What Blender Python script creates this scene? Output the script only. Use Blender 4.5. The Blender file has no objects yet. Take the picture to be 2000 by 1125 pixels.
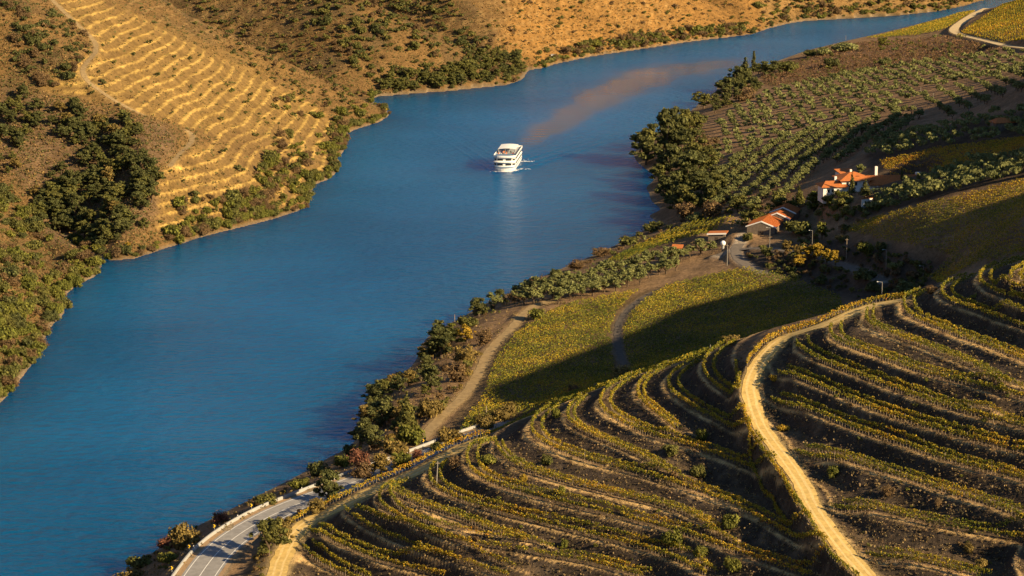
import bpy, math, random
import numpy as np
from mathutils import Vector, Matrix
R = math.radians
random.seed(7); RNG = np.random.default_rng(7)
scene = bpy.context.scene
COL = scene.collection

# ------------------------------------------------------------------ camera, sky, sun, exposure
CAM_H = 180.0; FPX = 4500.0; HORIZON = -400.0
PITCH = math.atan((562.5 - HORIZON) / FPX)
CP, SP = math.cos(PITCH), math.sin(PITCH)
cam_d = bpy.data.cameras.new('camera'); cam = bpy.data.objects.new('camera', cam_d); COL.objects.link(cam)
cam.location = (0, 0, CAM_H); cam.rotation_euler = (math.pi / 2 - PITCH, 0, 0)
cam_d.sensor_width = 36.0; cam_d.lens = FPX / 2000.0 * 36.0
cam_d.clip_start = 1.0; cam_d.clip_end = 30000.0
scene.camera = cam
SUN_EL = R(25.0); SUN_AZ = R(-33.0)          # azimuth from +X towards +Y
SUN = Vector((math.cos(SUN_EL) * math.cos(SUN_AZ), math.cos(SUN_EL) * math.sin(SUN_AZ), math.sin(SUN_EL)))
world = bpy.data.worlds.new('World'); scene.world = world; world.use_nodes = True
wn = world.node_tree.nodes; wl = world.node_tree.links
sky = wn.new('ShaderNodeTexSky'); sky.sky_type = 'NISHITA'; sky.sun_disc = False
sky.sun_elevation = SUN_EL; sky.sun_rotation = math.pi / 2 - SUN_AZ
sky.air_density = 1.0; sky.dust_density = 0.1; sky.ozone_density = 3.5
wl.new(sky.outputs[0], wn['Background'].inputs[0]); wn['Background'].inputs[1].default_value = 0.05
sun_d = bpy.data.lights.new('sun', 'SUN'); sun_o = bpy.data.objects.new('sun', sun_d); COL.objects.link(sun_o)
sun_d.energy = 5.0; sun_d.angle = R(0.5); sun_d.color = (1.0, 0.76, 0.44)
sun_o.rotation_euler = SUN.to_track_quat('Z', 'Y').to_euler(); sun_o.location = (300, -200, 400)
vs = scene.view_settings; vs.view_transform = 'Standard'; vs.look = 'None'; vs.exposure = 1.12; vs.gamma = 1.0
scene.render.resolution_x = 1024; scene.render.resolution_y = 576

# ------------------------------------------------------------------ numeric helpers
def unproject(u, v, z):
    """photo pixel + height above the river -> ground position"""
    u = np.asarray(u, float); v = np.asarray(v, float); z = np.asarray(z, float)
    k = (v - 562.5) / FPX
    # v: ((H-z)CP - y SP) = k (y CP + (H-z) SP)
    y = (CAM_H - z) * (CP - k * SP) / (SP + k * CP)
    zc = y * CP + (CAM_H - z) * SP
    x = (u - 1000.0) / FPX * zc
    return x, y
def project(x, y, z):
    zc = y * CP + (CAM_H - z) * SP
    return 1000 + FPX * x / zc, 562.5 + FPX * ((CAM_H - z) * CP - y * SP) / zc
def _hash(ix, iy, s):
    h = (ix.astype(np.int64) * 374761393 + iy.astype(np.int64) * 668265263 + s * 974711) & 0x7fffffff
    h = ((h ^ (h >> 13)) * 1274126177) & 0x7fffffff
    return ((h ^ (h >> 16)) & 0xffff) / 65535.0
def vnoise(x, y, s=0):
    ix = np.floor(x); iy = np.floor(y); fx = x - ix; fy = y - iy
    fx = fx * fx * (3 - 2 * fx); fy = fy * fy * (3 - 2 * fy)
    a = _hash(ix, iy, s); b = _hash(ix + 1, iy, s); c = _hash(ix, iy + 1, s); d = _hash(ix + 1, iy + 1, s)
    return (a * (1 - fx) + b * fx) * (1 - fy) + (c * (1 - fx) + d * fx) * fy
def fbm(x, y, o=4, s=0):
    t = np.zeros_like(np.asarray(x, float)); a = 0.5
    for i in range(o):
        t += a * (vnoise(x, y, s + i * 17) - 0.5) * 2; x = x * 2.03 + 11.7; y = y * 2.03 + 5.3; a *= 0.5
    return t
def sstep(a, b, x):
    t = np.clip((x - a) / (b - a), 0, 1); return t * t * (3 - 2 * t)
def in_poly(u, v, poly):
    ins = np.zeros(np.shape(u), bool); n = len(poly)
    for i in range(n):
        x1, y1 = poly[i]; x2, y2 = poly[(i + 1) % n]
        if y1 == y2: continue
        c = ((v < y1) != (v < y2)) & (u < (x2 - x1) * (v - y1) / (y2 - y1) + x1)
        ins ^= c
    return ins
def resample(pts, step):
    P = np.array(pts, float); d = np.r_[0, np.cumsum(np.linalg.norm(np.diff(P[:, :2], axis=0), axis=1))]
    n = max(2, int(d[-1] / step) + 1); t = np.linspace(0, d[-1], n)
    return np.stack([np.interp(t, d, P[:, k]) for k in range(P.shape[1])], 1)
def smooth_line(P, n=3):
    P = np.array(P, float)
    for _ in range(n):
        Q = P.copy(); Q[1:-1] = (P[:-2] + 2 * P[1:-1] + P[2:]) / 4; P = Q
    return P
def seg_dist(X, Y, P):
    """distance from every (X,Y) to polyline P (n,>=2); also returns interpolated extra columns"""
    best = np.full(X.shape, 1e9); ext = np.zeros(X.shape + (P.shape[1] - 2,)); side = np.zeros(X.shape)
    for i in range(len(P) - 1):
        ax, ay = P[i, :2]; bx, by = P[i + 1, :2]; dx, dy = bx - ax, by - ay; L = dx * dx + dy * dy + 1e-9
        t = np.clip(((X - ax) * dx + (Y - ay) * dy) / L, 0, 1)
        ex = X - ax - t * dx; ey = Y - ay - t * dy
        d = np.sqrt(ex * ex + ey * ey); m = d < best
        best = np.where(m, d, best); side = np.where(m, np.sign(dx * ey - dy * ex), side)
        for k in range(ext.shape[-1]):
            ext[..., k] = np.where(m, P[i, 2 + k] * (1 - t) + P[i + 1, 2 + k] * t, ext[..., k])
    return best, ext, side

# ------------------------------------------------------------------ the lie of the land: traced lines with heights
LEVEL0, STEP = 16.0, 3.4
# terrace edges: (level, tip part that wraps behind the nose, front part)
TERR = [
 (0, [(588,1082),(625,1107),(660,1124),(700,1142)]),
 (1, [(598,1030),(612,1040),(640,1060),(675,1075),(712,1092),(750,1105),(800,1118),(860,1132)]),
 (2, [(668,1002),(680,1012),(700,1027),(725,1040),(762,1057),(800,1072),(850,1090),(900,1105),(940,1118),(985,1132)]),
 (3, [(775,943),(750,953),(733,966),(727,980),(735,992),(750,1002),(787,1025),(825,1045),(875,1060),(925,1069),(1000,1081),(1050,1089),(1095,1097),(1150,1107),(1205,1120),(1245,1132)]),
 (3.5, [(762,965),(775,975),(800,985),(837,1000),(875,1012),(925,1030),(962,1045),(1000,1057),(1022,1063)]),
 (4, [(850,903),(836,915),(828,930),(832,950),(850,962),(887,980),(937,997),(1000,1015),(1050,1027),(1100,1040),(1150,1052),(1200,1065),(1250,1077),(1300,1092),(1340,1110),(1370,1127)]),
 (5, [(945,858),(922,867),(908,880),(902,895),(902,909),(918,932),(962,952),(1025,972),(1075,985),(1125,997),(1175,1009),(1225,1021),(1275,1033),(1325,1047),(1362,1059),(1400,1072),(1450,1092),(1500,1107),(1540,1120),(1575,1132)]),
 (5.5, [(962,872),(965,888),(987,907),(1025,925),(1075,940),(1125,955),(1175,967),(1225,980),(1275,990),(1325,1005),(1362,1022),(1390,1040)]),
 (6, [(1070,798),(1045,812),(1030,828),(1027,845),(1040,862),(1075,881),(1125,900),(1175,915),(1225,927),(1275,940),(1325,955),(1375,972),(1412,985),(1450,1005),(1487,1025),(1525,1047),(1562,1067),(1600,1090),(1647,1117),(1670,1132)]),
 (6.5, [(1130,780),(1110,793),(1099,808),(1097,824),(1112,837),(1137,850),(1175,867),(1212,882),(1250,900),(1287,920),(1302,928)]),
 (7, [(1228,738),(1200,750),(1175,767),(1162,785),(1162,800),(1175,812),(1212,832),(1250,850),(1300,866),(1337,876),(1362,885),(1400,897),(1450,917),(1500,937),(1530,955),(1550,972)]),
 (7.5, [(1300,714),(1265,732),(1243,750),(1234,768),(1236,782),(1255,797),(1287,820),(1310,842)]),
 (8, [(1372,700),(1330,717),(1302,737),(1292,757),(1305,772),(1325,787),(1362,810),(1400,830),(1437,850),(1475,872),(1512,902),(1535,925)]),
 (9, [(1412,672),(1385,688),(1367,708),(1363,727),(1375,747),(1400,765),(1425,782),(1450,802)]),
 (8, [(1622,982),(1675,997),(1725,1010),(1775,1020),(1825,1032),(1875,1042),(1925,1050),(2000,1062),(2090,1075)]),
 (7, [(1690,1082),(1725,1090),(1775,1102),(1837,1117),(1900,1132)]),
 (9, [(1550,872),(1600,890),(1650,905),(1700,922),(1750,937),(1800,952),(1850,970),(1900,985),(1950,1000),(2000,1022),(2080,1050)]),
 (10, [(1502,777),(1550,797),(1600,817),(1650,838),(1700,855),(1775,880),(1825,900),(1900,920),(1950,932),(2000,946),(2080,965)]),
 (11, [(1515,727),(1550,742),(1600,762),(1650,785),(1700,805),(1750,823),(1812,842),(1875,860),(1937,877),(2000,892),(2080,912)]),
 (12, [(1550,672),(1550,685),(1575,700),(1625,722),(1675,740),(1725,760),(1800,787),(1875,810),(1937,827),(2000,842),(2080,864)]),
 (13, [(1617,640),(1607,657),(1625,672),(1675,690),(1725,707),(1775,727),(1825,742),(1875,752),(1925,765),(2000,785),(2080,806)]),
 (13.5, [(1690,610),(1680,622),(1680,635),(1712,650),(1750,665),(1800,682),(1850,702),(1887,717),(1925,737),(1957,757)]),
 (14, [(1790,572),(1765,582),(1752,595),(1752,607),(1775,625),(1825,645),(1875,665),(1925,682),(1962,697),(2000,712),(2080,740)]),
 (15, [(1880,545),(1845,555),(1830,567),(1825,582),(1850,595),(1900,612),(1950,630),(2000,647),(2080,672)]),
 (16, [(2000,507),(1950,518),(1915,530),(1900,545),(1902,557),(1925,572),(1962,585),(2000,596),(2080,622)]),
 (17, [(2080,500),(2000,520),(1965,535),(1958,548),(1975,560),(2000,568),(2080,590)]),
]
SHORE_L = [(-420,1150),(-250,1010),(-120,890),(-50,830),(0,787),(40,740),(70,700),(85,665),(98,638),(125,612),(122,580),(150,556),(185,540),(198,518),(178,490),(140,468),(118,455),(150,478),(190,500),(215,507),(260,505),(320,485),(400,460),(470,443),(540,425),(598,405),(608,375),(612,360),(640,350),(655,338),(657,310),(672,295),(677,260),(700,250),(740,238),(760,225),(752,212),(720,198),(735,187),(800,182),(870,177),(940,170),(990,165),(1020,155),(1027,144),(1030,136),(1060,132),(1080,125),(1150,110),(1250,95),(1350,80),(1420,72),(1470,66),(1500,55),(1540,45),(1570,40),(1650,36),(1750,30),(1830,22),(1880,12),(1910,3),(1960,-8),(2060,-22),(2300,-50)]
SHORE_R = [(60,1290),(160,1190),(230,1135),(290,1085),(350,1045),(420,1010),(500,970),(590,925),(640,895),(690,870),(705,830),(712,795),(740,752),(800,722),(822,690),(830,662),(870,637),(920,610),(950,592),(1000,570),(1060,540),(1120,515),(1180,490),(1240,460),(1288,432),(1292,412),(1272,392),(1268,368),(1280,342),(1262,326),(1243,318),(1240,296),(1255,277),(1300,255),(1340,225),(1370,200),(1400,177),(1412,160),(1440,147),(1480,135),(1530,115),(1570,100),(1650,80),(1740,60),(1830,36),(1900,13),(1950,0),(2020,-14),(2150,-30),(2400,-60)]
CT = []                                   # control points (u, v, z)
for u, v in resample(SHORE_L, 22): CT.append((u, v, 0.0))
for u, v in resample(SHORE_R, 22): CT.append((u, v, 0.0))
for lv, pts in TERR:
    for u, v in resample(pts, 26): CT.append((u, v, LEVEL0 + STEP * lv))
# river bed
BED = [(-200,1150),(60,900),(200,1000),(100,1100),(300,800),(500,800),(450,600),(300,620),(600,600),(250,560),(700,600),(800,450),(900,560),(650,480),(1000,440),(1100,450),(760,300),(830,260),(950,330),(1100,300),(1200,350),(1170,220),(1080,180),(900,210),(1250,170),(1330,130),(1450,100),(1600,60),(1750,45),(1870,20),(0,1000),(400,900),(560,850),(620,780),(200,720),(1960,-3)]+ [(1500,85),(1560,70),(1650,56),(1700,50),(1780,38),(1830,29),(1860,23),(1890,15),(1915,8),(1935,2),(1965,-5),(2010,-13),(2100,-25)]
# right bank: river terrace, vineyards on the flat, farm, olive groves
CT += [
 (330,1130,12.5),(370,1085,12.8),(440,1040,13),(520,1000,13.2),(600,962,13.4),(690,930,13.6),(760,900,13.8),(840,868,14),(915,845,14),
 (420,1120,14),(470,1075,14),(530,1035,14),(590,1000,14),(650,975,14.2),(720,942,14.2),(790,915,14.3),(860,885,14.5),(910,862,14.5),(480,1130,14.6),(520,1085,14.8),(500,1160,14.6),(450,1200,14),(380,1190,12.6),
 (540,1125,16),(552,1090,16.3),(570,1052,17),(600,1022,18.2),(650,997,20.6),(725,957,23.6),(787,935,25.5),(850,906,28),(905,872,30.5),(500,1250,16),(620,1180,14.6),(800,1200,16),(1000,1200,19),(1300,1190,27),(1600,1210,33),(1900,1210,40),
 (830,850,12),(880,790,11),(940,710,10.5),(990,655,10.5),(740,800,6),(780,770,7.5),(860,700,7.5),(900,650,7.5),(960,612,7),(760,850,8),(720,880,7),
 (1010,605,9.5),(1080,570,9.5),(1160,535,9.5),(1240,500,10),(1320,470,11),(1390,435,12),
 (960,790,12),(1000,740,12),(1060,690,12.5),(1010,700,11.5),(1150,690,13.5),(1200,640,13.5),(1100,600,11.5),(1300,640,15),(1400,600,16.5),(1500,570,18.5),(1600,580,20),(1280,580,13.5),(1420,545,17),(1350,560,15),(1200,715,14),(1340,665,16),(1480,630,18.5),(1550,600,19.5),(1000,800,13),(930,820,12.5),
 (1300,520,13),(1380,510,15),(1430,490,18),(1480,490,20),(1560,490,23),(1500,540,19),(1640,515,24.5),(1700,532,26),(1580,535,19.5),(1660,560,21),(1730,575,24),(1800,545,28),
 (1450,455,18.5),(1520,440,22),(1570,425,24),(1600,455,24),(1650,455,27.5),(1720,435,36),(1800,412,43),(1900,388,48.5),(2000,363,53.5),(2090,345,56),(1700,470,31),(1800,470,38),(1900,450,45),(2000,430,53),(1720,510,28),(1800,510,33),(1900,500,40),(2000,480,47),(1870,530,36),(1960,505,44),
 (1480,410,18),(1420,400,14),(1350,400,9),(1350,440,9.5),(1310,400,5),(1560,400,23),(1620,385,31),(1680,385,36),(1740,385,38),(1790,375,41),(1850,355,45),(1950,330,52),(2000,310,56),(1620,340,31),(1700,330,37),(1800,310,44),(1900,280,50),(2000,240,58),(2090,220,64),
 (1300,300,6),(1330,340,7),(1300,260,4),(1380,330,10),(1450,330,15),(1550,340,24),(1380,260,10),(1450,250,14),(1550,250,20),(1650,250,29),(1750,250,37),(1850,235,44),(1950,200,48),(1420,200,9),(1500,180,13),(1600,170,19),(1700,180,27),(1800,180,35),(1900,150,38),(2000,130,44),(2090,110,50),(1480,150,6),(1550,125,8),(1650,110,13),(1750,110,18),(1850,110,26),(1950,95,32),(1600,105,6),(1700,85,7),(1800,70,10),(1870,60,17),(1760,65,3.5),(1840,42,5),(1900,60,24),(2000,75,40),(1900,25,10),(1960,15,18),(2000,30,34),(2000,0,28),(2090,40,52),(1980,-20,6),(2100,-20,20),
]
CT += [(1960,522,68),(1960,520,60),(1960,518,50),(2000,512,70),(2000,510,62),(2000,508,52),(2060,500,72),(2060,498,60),(1900,541,64),(1900,539,56),(1900,536,46),(1840,553,62),(1840,551,54)]
# left bank: shores and side valleys; the slopes rise from these lines
STREAMS = [                               # side valleys in metres
 ([(-178,880,0),(-190,915,4),(-212,950,10),(-250,990,20),(-300,1030,33),(-380,1090,52),(-500,1180,80)], .62),
 ([(-82,1360,0),(-130,1425,8),(-200,1505,22),(-300,1600,46),(-420,1700,76),(-560,1800,110)], .60),
 ([(9,1490,0),(-35,1560,10),(-100,1645,27),(-190,1745,52),(-290,1840,80),(-420,1950,115)], .60),
 ([(190,1745,0),(172,1830,9),(125,1940,29),(60,2050,58),(-40,2180,95)], .5),
]
SLOPE_L = .56
_ct = np.array(CT, float)
_cx, _cy = unproject(_ct[:, 0], _ct[:, 1], _ct[:, 2])
_bx, _by = unproject(*np.array(BED, float).T, 0.0)
CW = [np.stack([_cx, _cy, _ct[:, 2]], 1), np.stack([_bx, _by, np.full(len(_bx), -6.0)], 1)]
# ground given straight in metres (behind crests, beyond the frame)
WP = [
 (1200,4200,280),(2500,5000,360),(-200,200,-7),(0,240,14),(60,230,32),(120,220,50),(200,200,75),
 (150,330,66),(180,400,78),(300,420,110),(300,300,105),(420,480,140),(420,300,140),(600,400,190),(600,150,180),(900,600,250),(600,800,170),(420,800,112),(520,1300,130),(480,1000,130),(700,1500,170),(1200,1000,280),(1500,2000,300),(800,2200,180),(540,1700,110),(1000,300,250),(1500,400,320),
]
_th = math.tan(SUN_EL)
for x, y, z, r in [(1,636,18,250),(31,680,19,240),(63,728,21,220),(94,768,19,160),(152,745,39,45),(152,745,39,90),(139,832,43,85),(127,866,30,115),(127,866,30,100),(165,829,60,60),(177,828,64,60),(160,893,48,100),(144,916,41,120),(122,968,30,150),(159,1015,39,140),(191,1028,48,120),(218,978,60,85),(190,900,64,90)]:
    WP.append((x + r * math.cos(SUN_AZ), y + r * math.sin(SUN_AZ), z + r * _th))    # unseen ridge east of the frame, heights shaped to cast the shadow edges
CW.append(np.array(WP, float)); CW = np.concatenate(CW)

def warp(x, y): return 4500.0 * x / y, 4500.0 * np.log(y)
_pa, _pb = warp(CW[:, 0], CW[:, 1])
_n = len(CW)
def _phi(r2): return np.sqrt(r2 + 30.0 ** 2)
_K = _phi((_pa[:, None] - _pa) ** 2 + (_pb[:, None] - _pb) ** 2) + np.eye(_n) * -6.0
_P = np.stack([np.ones(_n), _pa / 4500, _pb / 4500], 1)
_sol = np.linalg.solve(np.block([[_K, _P], [_P.T, np.zeros((3, 3))]]), np.r_[CW[:, 2], 0, 0, 0])
# grid that follows the spread of the view: columns of bearing, rows of distance
def _axis(parts):
    out = [parts[0][0]]
    for a, b, st in parts:
        n = max(1, int(round((b - a) / st))); out += list(a + (b - a) * (np.arange(1, n + 1)) / n)
    return np.array(out)
GA = _axis([(-4200, -1800, 120), (-1800, -1140, 20), (-1140, 1170, 3.1), (1170, 2200, 14), (2200, 5000, 70), (5000, 9000, 200)])
GB = 4500 * _axis([(math.log(200), math.log(330), .012), (math.log(330), math.log(640), .00125), (math.log(640), math.log(1350), .0025), (math.log(1350), math.log(2700), .0044), (math.log(2700), math.log(9000), .03)])
GAm, GBm = np.meshgrid(GA, GB)
def rbf(a, b):
    a = a.ravel(); b = b.ravel(); out = np.empty(a.shape)
    w = _sol[:_n].astype(np.float32); pa = _pa.astype(np.float32); pb = _pb.astype(np.float32)
    for i in range(0, len(a), 8000):
        da = a[i:i + 8000, None].astype(np.float32) - pa; db = b[i:i + 8000, None].astype(np.float32) - pb
        out[i:i + 8000] = np.sqrt(da * da + db * db + np.float32(900.0)) @ w
    return out + _sol[_n] + _sol[_n + 1] * a / 4500 + _sol[_n + 2] * b / 4500
_ca = np.unique(np.r_[np.arange(0, len(GA), 2), len(GA) - 1]); _cb = np.unique(np.r_[np.arange(0, len(GB), 2), len(GB) - 1])
_cz = rbf(*np.meshgrid(GA[_ca], GB[_cb])).reshape(len(_cb), len(_ca))
_t = np.stack([np.interp(GA, GA[_ca], r) for r in _cz])
ZB = np.stack([np.interp(GB, GB[_cb], _t[:, j]) for j in range(len(GA))], 1)
GY = np.exp(GBm / 4500); GX = GAm / 4500 * GY
_j0, _j1 = np.searchsorted(GB, 4500 * np.log([395, 620])); _i0, _i1 = np.searchsorted(GA, [-640, 1170])
ZB[_j0:_j1, _i0:_i1] = rbf(GAm[_j0:_j1, _i0:_i1], GBm[_j0:_j1, _i0:_i1]).reshape(_j1 - _j0, _i1 - _i0)
# left bank slopes
_lx, _ly = unproject(*np.array(SHORE_L, float).T, 0.0); SHL = np.stack([_lx, _ly], 1)
_polyL = [tuple(p) for p in SHL] + [(6000, 9500), (-12000, 9500), (-12000, 100), (float(SHL[0, 0]) - 80, 100)]
LEFT = in_poly(GX, GY, _polyL)
_w = LEFT & (GX > -1600) & (GY < 5000)
_X, _Y = GX[_w], GY[_w]
_dsh, _, _ = seg_dist(_X, _Y, SHL)
_jit = 1 + .22 * fbm(_X / 150, _Y / 150, 2, 101)
_h = [SLOPE_L * _dsh * _jit * (1 - .00035 * np.minimum(_dsh, 700))]
for pts, sl in STREAMS:
    d, e, _ = seg_dist(_X, _Y, np.array(pts, float)); _h.append(e[..., 0] + sl * d * _jit)
_h = np.stack(_h); _k = 5.0
_sm = -_k * np.log(np.exp(-np.clip(_h / _k, 0, 80)).sum(0) + 1e-30); _sm = np.where(_h.min(0) > 60, _h.min(0), _sm)
_sm = np.minimum(_sm, _h[0] + .3)
_zl = np.maximum(_sm, 0.02 * _dsh) + np.clip(_dsh / 60, 0, 1) * (2.5 * fbm(_X / 110, _Y / 110, 2, 111))
ZL = np.where(LEFT, 200.0, 0.0); ZL[_w] = np.maximum(_zl, np.minimum(_dsh * .3, 1.0))
for _ in range(5):
    ZL[1:-1] = (ZL[:-2] + 2 * ZL[1:-1] + ZL[2:]) / 4; ZL[:, 1:-1] = (ZL[:, :-2] + 2 * ZL[:, 1:-1] + ZL[:, 2:]) / 4
ZB = np.where(LEFT, ZL, np.where(GX / GY < (np.interp(GY, SHL[np.argsort(SHL[:, 1]), 1], (SHL[:, 0] / SHL[:, 1])[np.argsort(SHL[:, 1])])), np.minimum(ZB, -.2), ZB))
def lookup(F, x, y):
    """bilinear read of a grid field"""
    a, b = warp(np.asarray(x, float), np.asarray(y, float))
    ia = np.clip(np.interp(a, GA, np.arange(len(GA))), 0, len(GA) - 1.001); ib = np.clip(np.interp(b, GB, np.arange(len(GB))), 0, len(GB) - 1.001)
    i0 = ia.astype(int); j0 = ib.astype(int); fa = ia - i0; fb = ib - j0
    return (F[j0, i0] * (1 - fa) + F[j0, i0 + 1] * fa) * (1 - fb) + (F[j0 + 1, i0] * (1 - fa) + F[j0 + 1, i0 + 1] * fa) * fb
def cast(u, v, F=None):
    """where the view ray through a photo pixel meets the land (or the water)"""
    F = ZT if F is None else F
    u = np.atleast_1d(np.asarray(u, float)); v = np.atleast_1d(np.asarray(v, float))
    k = (v - 562.5) / FPX
    slope = (SP + k * CP) / (CP - k * SP)                  # drop per metre of y
    ax = (u - 1000.0) / FPX * (CP + slope * SP)            # x per metre of y
    Y = np.exp(np.linspace(math.log(260), math.log(3600), 900))
    hit = np.full(u.shape, np.nan); prev = None
    for i in range(0, len(u), 3000):
        s = slice(i, i + 3000)
        X = ax[s, None] * Y; Z = CAM_H - slope[s, None] * Y
        D = Z - np.maximum(lookup(F, X, np.broadcast_to(Y, X.shape)), 0)
        neg = D <= 0; j = np.argmax(neg, 1); ok = neg.any(1) & (j > 0); r = np.arange(len(j))
        d0 = D[r, np.maximum(j - 1, 0)]; d1 = D[r, j]; t = d0 / (d0 - d1 + 1e-9)
        hit[s] = np.where(ok, Y[np.maximum(j - 1, 0)] * (1 - t) + Y[j] * t, np.nan)
    X = ax * hit; return X, hit, lookup(F, np.nan_to_num(X), np.nan_to_num(hit, nan=500.0))

# ------------------------------------------------------------------ terraces cut into the slopes
ZT = ZB.copy()
def stair(q, plat, tilt=.06):
    n = np.floor(q); f = q - n
    g = np.where(f < plat, tilt * f / plat, tilt + (1 - tilt) * sstep(0, 1, (f - plat) / (1 - plat) * .86 + .07))
    return n + g, f
tw = []; hw = []
for lv, pts in TERR:
    p = resample(pts, 12); x, y = unproject(p[:, 0], p[:, 1], LEVEL0 + STEP * lv)
    (hw if lv % 1 else tw).append((lv, np.stack([x, y], 1)))
inwin = (GX > -90) & (GX < 150) & (GY > 380) & (GY < 640) & (ZB > 12)
def min_dist(lines, win):
    P = np.concatenate([l[1] for l in lines]); X = GX[win]; Y = GY[win]; out = np.empty(X.shape)
    for i in range(0, len(X), 4000):
        out[i:i + 4000] = np.sqrt(((X[i:i + 4000, None] - P[:, 0]) ** 2 + (Y[i:i + 4000, None] - P[:, 1]) ** 2).min(1))
    D = np.full(GX.shape, 1e3); D[win] = out; return D
Dt = min_dist(tw, inwin); Dh = min_dist(hw, inwin)
LV = (ZB - LEVEL0) / STEP + 0.06 * fbm(GX / 14, GY / 14, 2, 3)
MT = np.maximum(1 - sstep(6, 13, np.minimum(Dt, Dh)), sstep(70, 80, GX) * (1 - sstep(200, 260, GX)) * (1 - sstep(470, 520, GY)) * sstep(5, 6, LV)) * sstep(-.6, -.05, LV)
MH = 1 - sstep(4, 9, Dh)
s1, f1 = stair(LV, .54); s2, f2 = stair(LV * 2, .50)
FR = np.where(MH > .5, f2, f1)                             # position across one terrace: 0 = front edge
ZT = ZB * (1 - MT) + MT * (LEVEL0 + STEP * (s1 * (1 - MH) + s2 / 2 * MH))
PU, PV = project(GX, GY, ZB)
POLY_TERR_L = [(20,190),(150,120),(190,90),(130,30),(90,-40),(420,-40),(520,90),(600,190),(660,245),(640,330),(560,410),(420,440),(300,455),(310,340),(420,270),(330,232),(200,200),(60,180)]
def soft(poly, blur=3):
    m = in_poly(PU, PV, poly).astype(float)
    for _ in range(blur):
        m[1:-1] = (m[:-2] + m[1:-1] + m[2:]) / 3; m[:, 1:-1] = (m[:, :-2] + m[:, 1:-1] + m[:, 2:]) / 3
    return m
LANDL = None
MTL = soft(POLY_TERR_L, 4) * (1 - sstep(-70, 70, GY - (1350 + GX * .6)))
qL = ZB / 3.0 + .30 * fbm(GX / 90, GY / 90, 2, 9) + .04 * fbm(GX / 12, GY / 12, 2, 19)
sL, fL = stair(qL, .38)
ampL = sstep(.3, .8, MTL) * np.maximum(.8, sstep(-.4, .05, fbm(GX / 40, GY / 40, 2, 21)))
ZT = ZT * (1 - ampL) + ampL * (ZB + (sL - qL) * 3.0)
# faint old terraces on the other dry slopes
qF = ZB / 4.5 + .5 * fbm(GX / 60, GY / 60, 3, 31); sF, fF = stair(qF, .3)
MF = (1 - MTL) * LEFT * sstep(.0, .35, fbm(GX / 90, GY / 90, 2, 41) + .1) * sstep(3, 9, ZB) * .55
ZT = ZT + MF * (sF - qF) * 4.5
# ------------------------------------------------------------------ ways: asphalt road, dirt tracks, paths
def line_on(pts, F, step=6.0, sm=4, lift=0.0):
    p = resample(pts, 8)
    if p.shape[1] == 3: x, y = unproject(p[:, 0], p[:, 1], p[:, 2]); z = p[:, 2]
    else: x, y, z = cast(p[:, 0], p[:, 1], F)
    P = np.stack([x, y, z], 1); P = P[~np.isnan(P[:, 1])]
    P = smooth_line(P, 6); d = np.r_[0, np.cumsum(np.linalg.norm(np.diff(P[:, :2], axis=0), axis=1))]
    t = np.linspace(0, d[-1], max(3, int(d[-1] / 2.0)))
    P = np.stack([np.interp(t, d, P[:, k]) for k in range(3)], 1)
    P = smooth_line(P, sm); P[:, 2] += lift; P[:, 2] = smooth_line(P[:, 2:3], 30)[:, 0]
    return P
WAYS = {}
WAYS['road'] = (line_on([(330,1240,14),(365,1165,14),(390,1124,14),(419,1084,14),(447,1058,14),(475,1038,14),(502,1022,14),(539,1002,14),(575,987,14),(620,970,14),(680,946,14),(730,927,14),(780,910,14),(830,891,14),(870,876,14),(915,858,14),(965,841,14.3),(1010,826,14.6)], ZB), 4.9)
WAYS['track_main'] = (line_on([(1720,1165),(1680,1122),(1655,1093),(1632,1065),(1602,1018),(1572,972),(1556,935),(1525,890),(1490,855),(1472,805),(1460,764),(1472,732),(1495,700),(1527,668),(1578,650),(1637,628),(1680,612),(1725,600),(1760,594)], ZB, lift=.9), 1.85)
WAYS['track_low'] = (line_on([(520,1180,15.6),(540,1125,16),(550,1090,16.3),(570,1052,17),(600,1022,18.2),(650,997,20.6),(725,957,23.6),(787,935,25.5),(850,906,28),(905,873,30.5),(950,855,33)], ZB), 2.2)
WAYS['path_river'] = (line_on([(815,868),(840,838),(868,808),(900,780),(925,748),(943,712),(952,688),(975,664),(1000,643),(1012,622),(1035,600),(1075,588)], ZB), 1.5)
WAYS['path_vines'] = (line_on([(1222,722),(1212,698),(1206,672),(1203,648),(1211,622),(1232,598),(1262,578),(1300,562)], ZB), 1.0)
WAYS['farm_road'] = (line_on([(1405,500),(1432,488),(1465,482),(1510,486),(1560,492),(1605,503),(1645,517),(1695,533),(1722,548)], ZB), 2.2)
WAYS['farm_lane'] = (line_on([(1500,450),(1470,458),(1448,470),(1434,486),(1432,500),(1450,515),(1490,533)], ZB), 1.9)
WAYS['track_far'] = (line_on([(1975,-12),(1945,3),(1905,25),(1872,48),(1852,61),(1885,70),(1930,80),(1955,88),(2040,98)], ZB), 3.2)
WAYS['track_hill'] = (line_on([(85,-15),(110,8),(140,38),(172,66),(190,86),(193,104),(168,119),(156,132),(160,150),(185,172),(225,198),(275,222),(330,243),(375,258),(384,268),(372,284),(345,302),(332,325)], ZB), 1.2)
WAYMASK = {}
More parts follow.
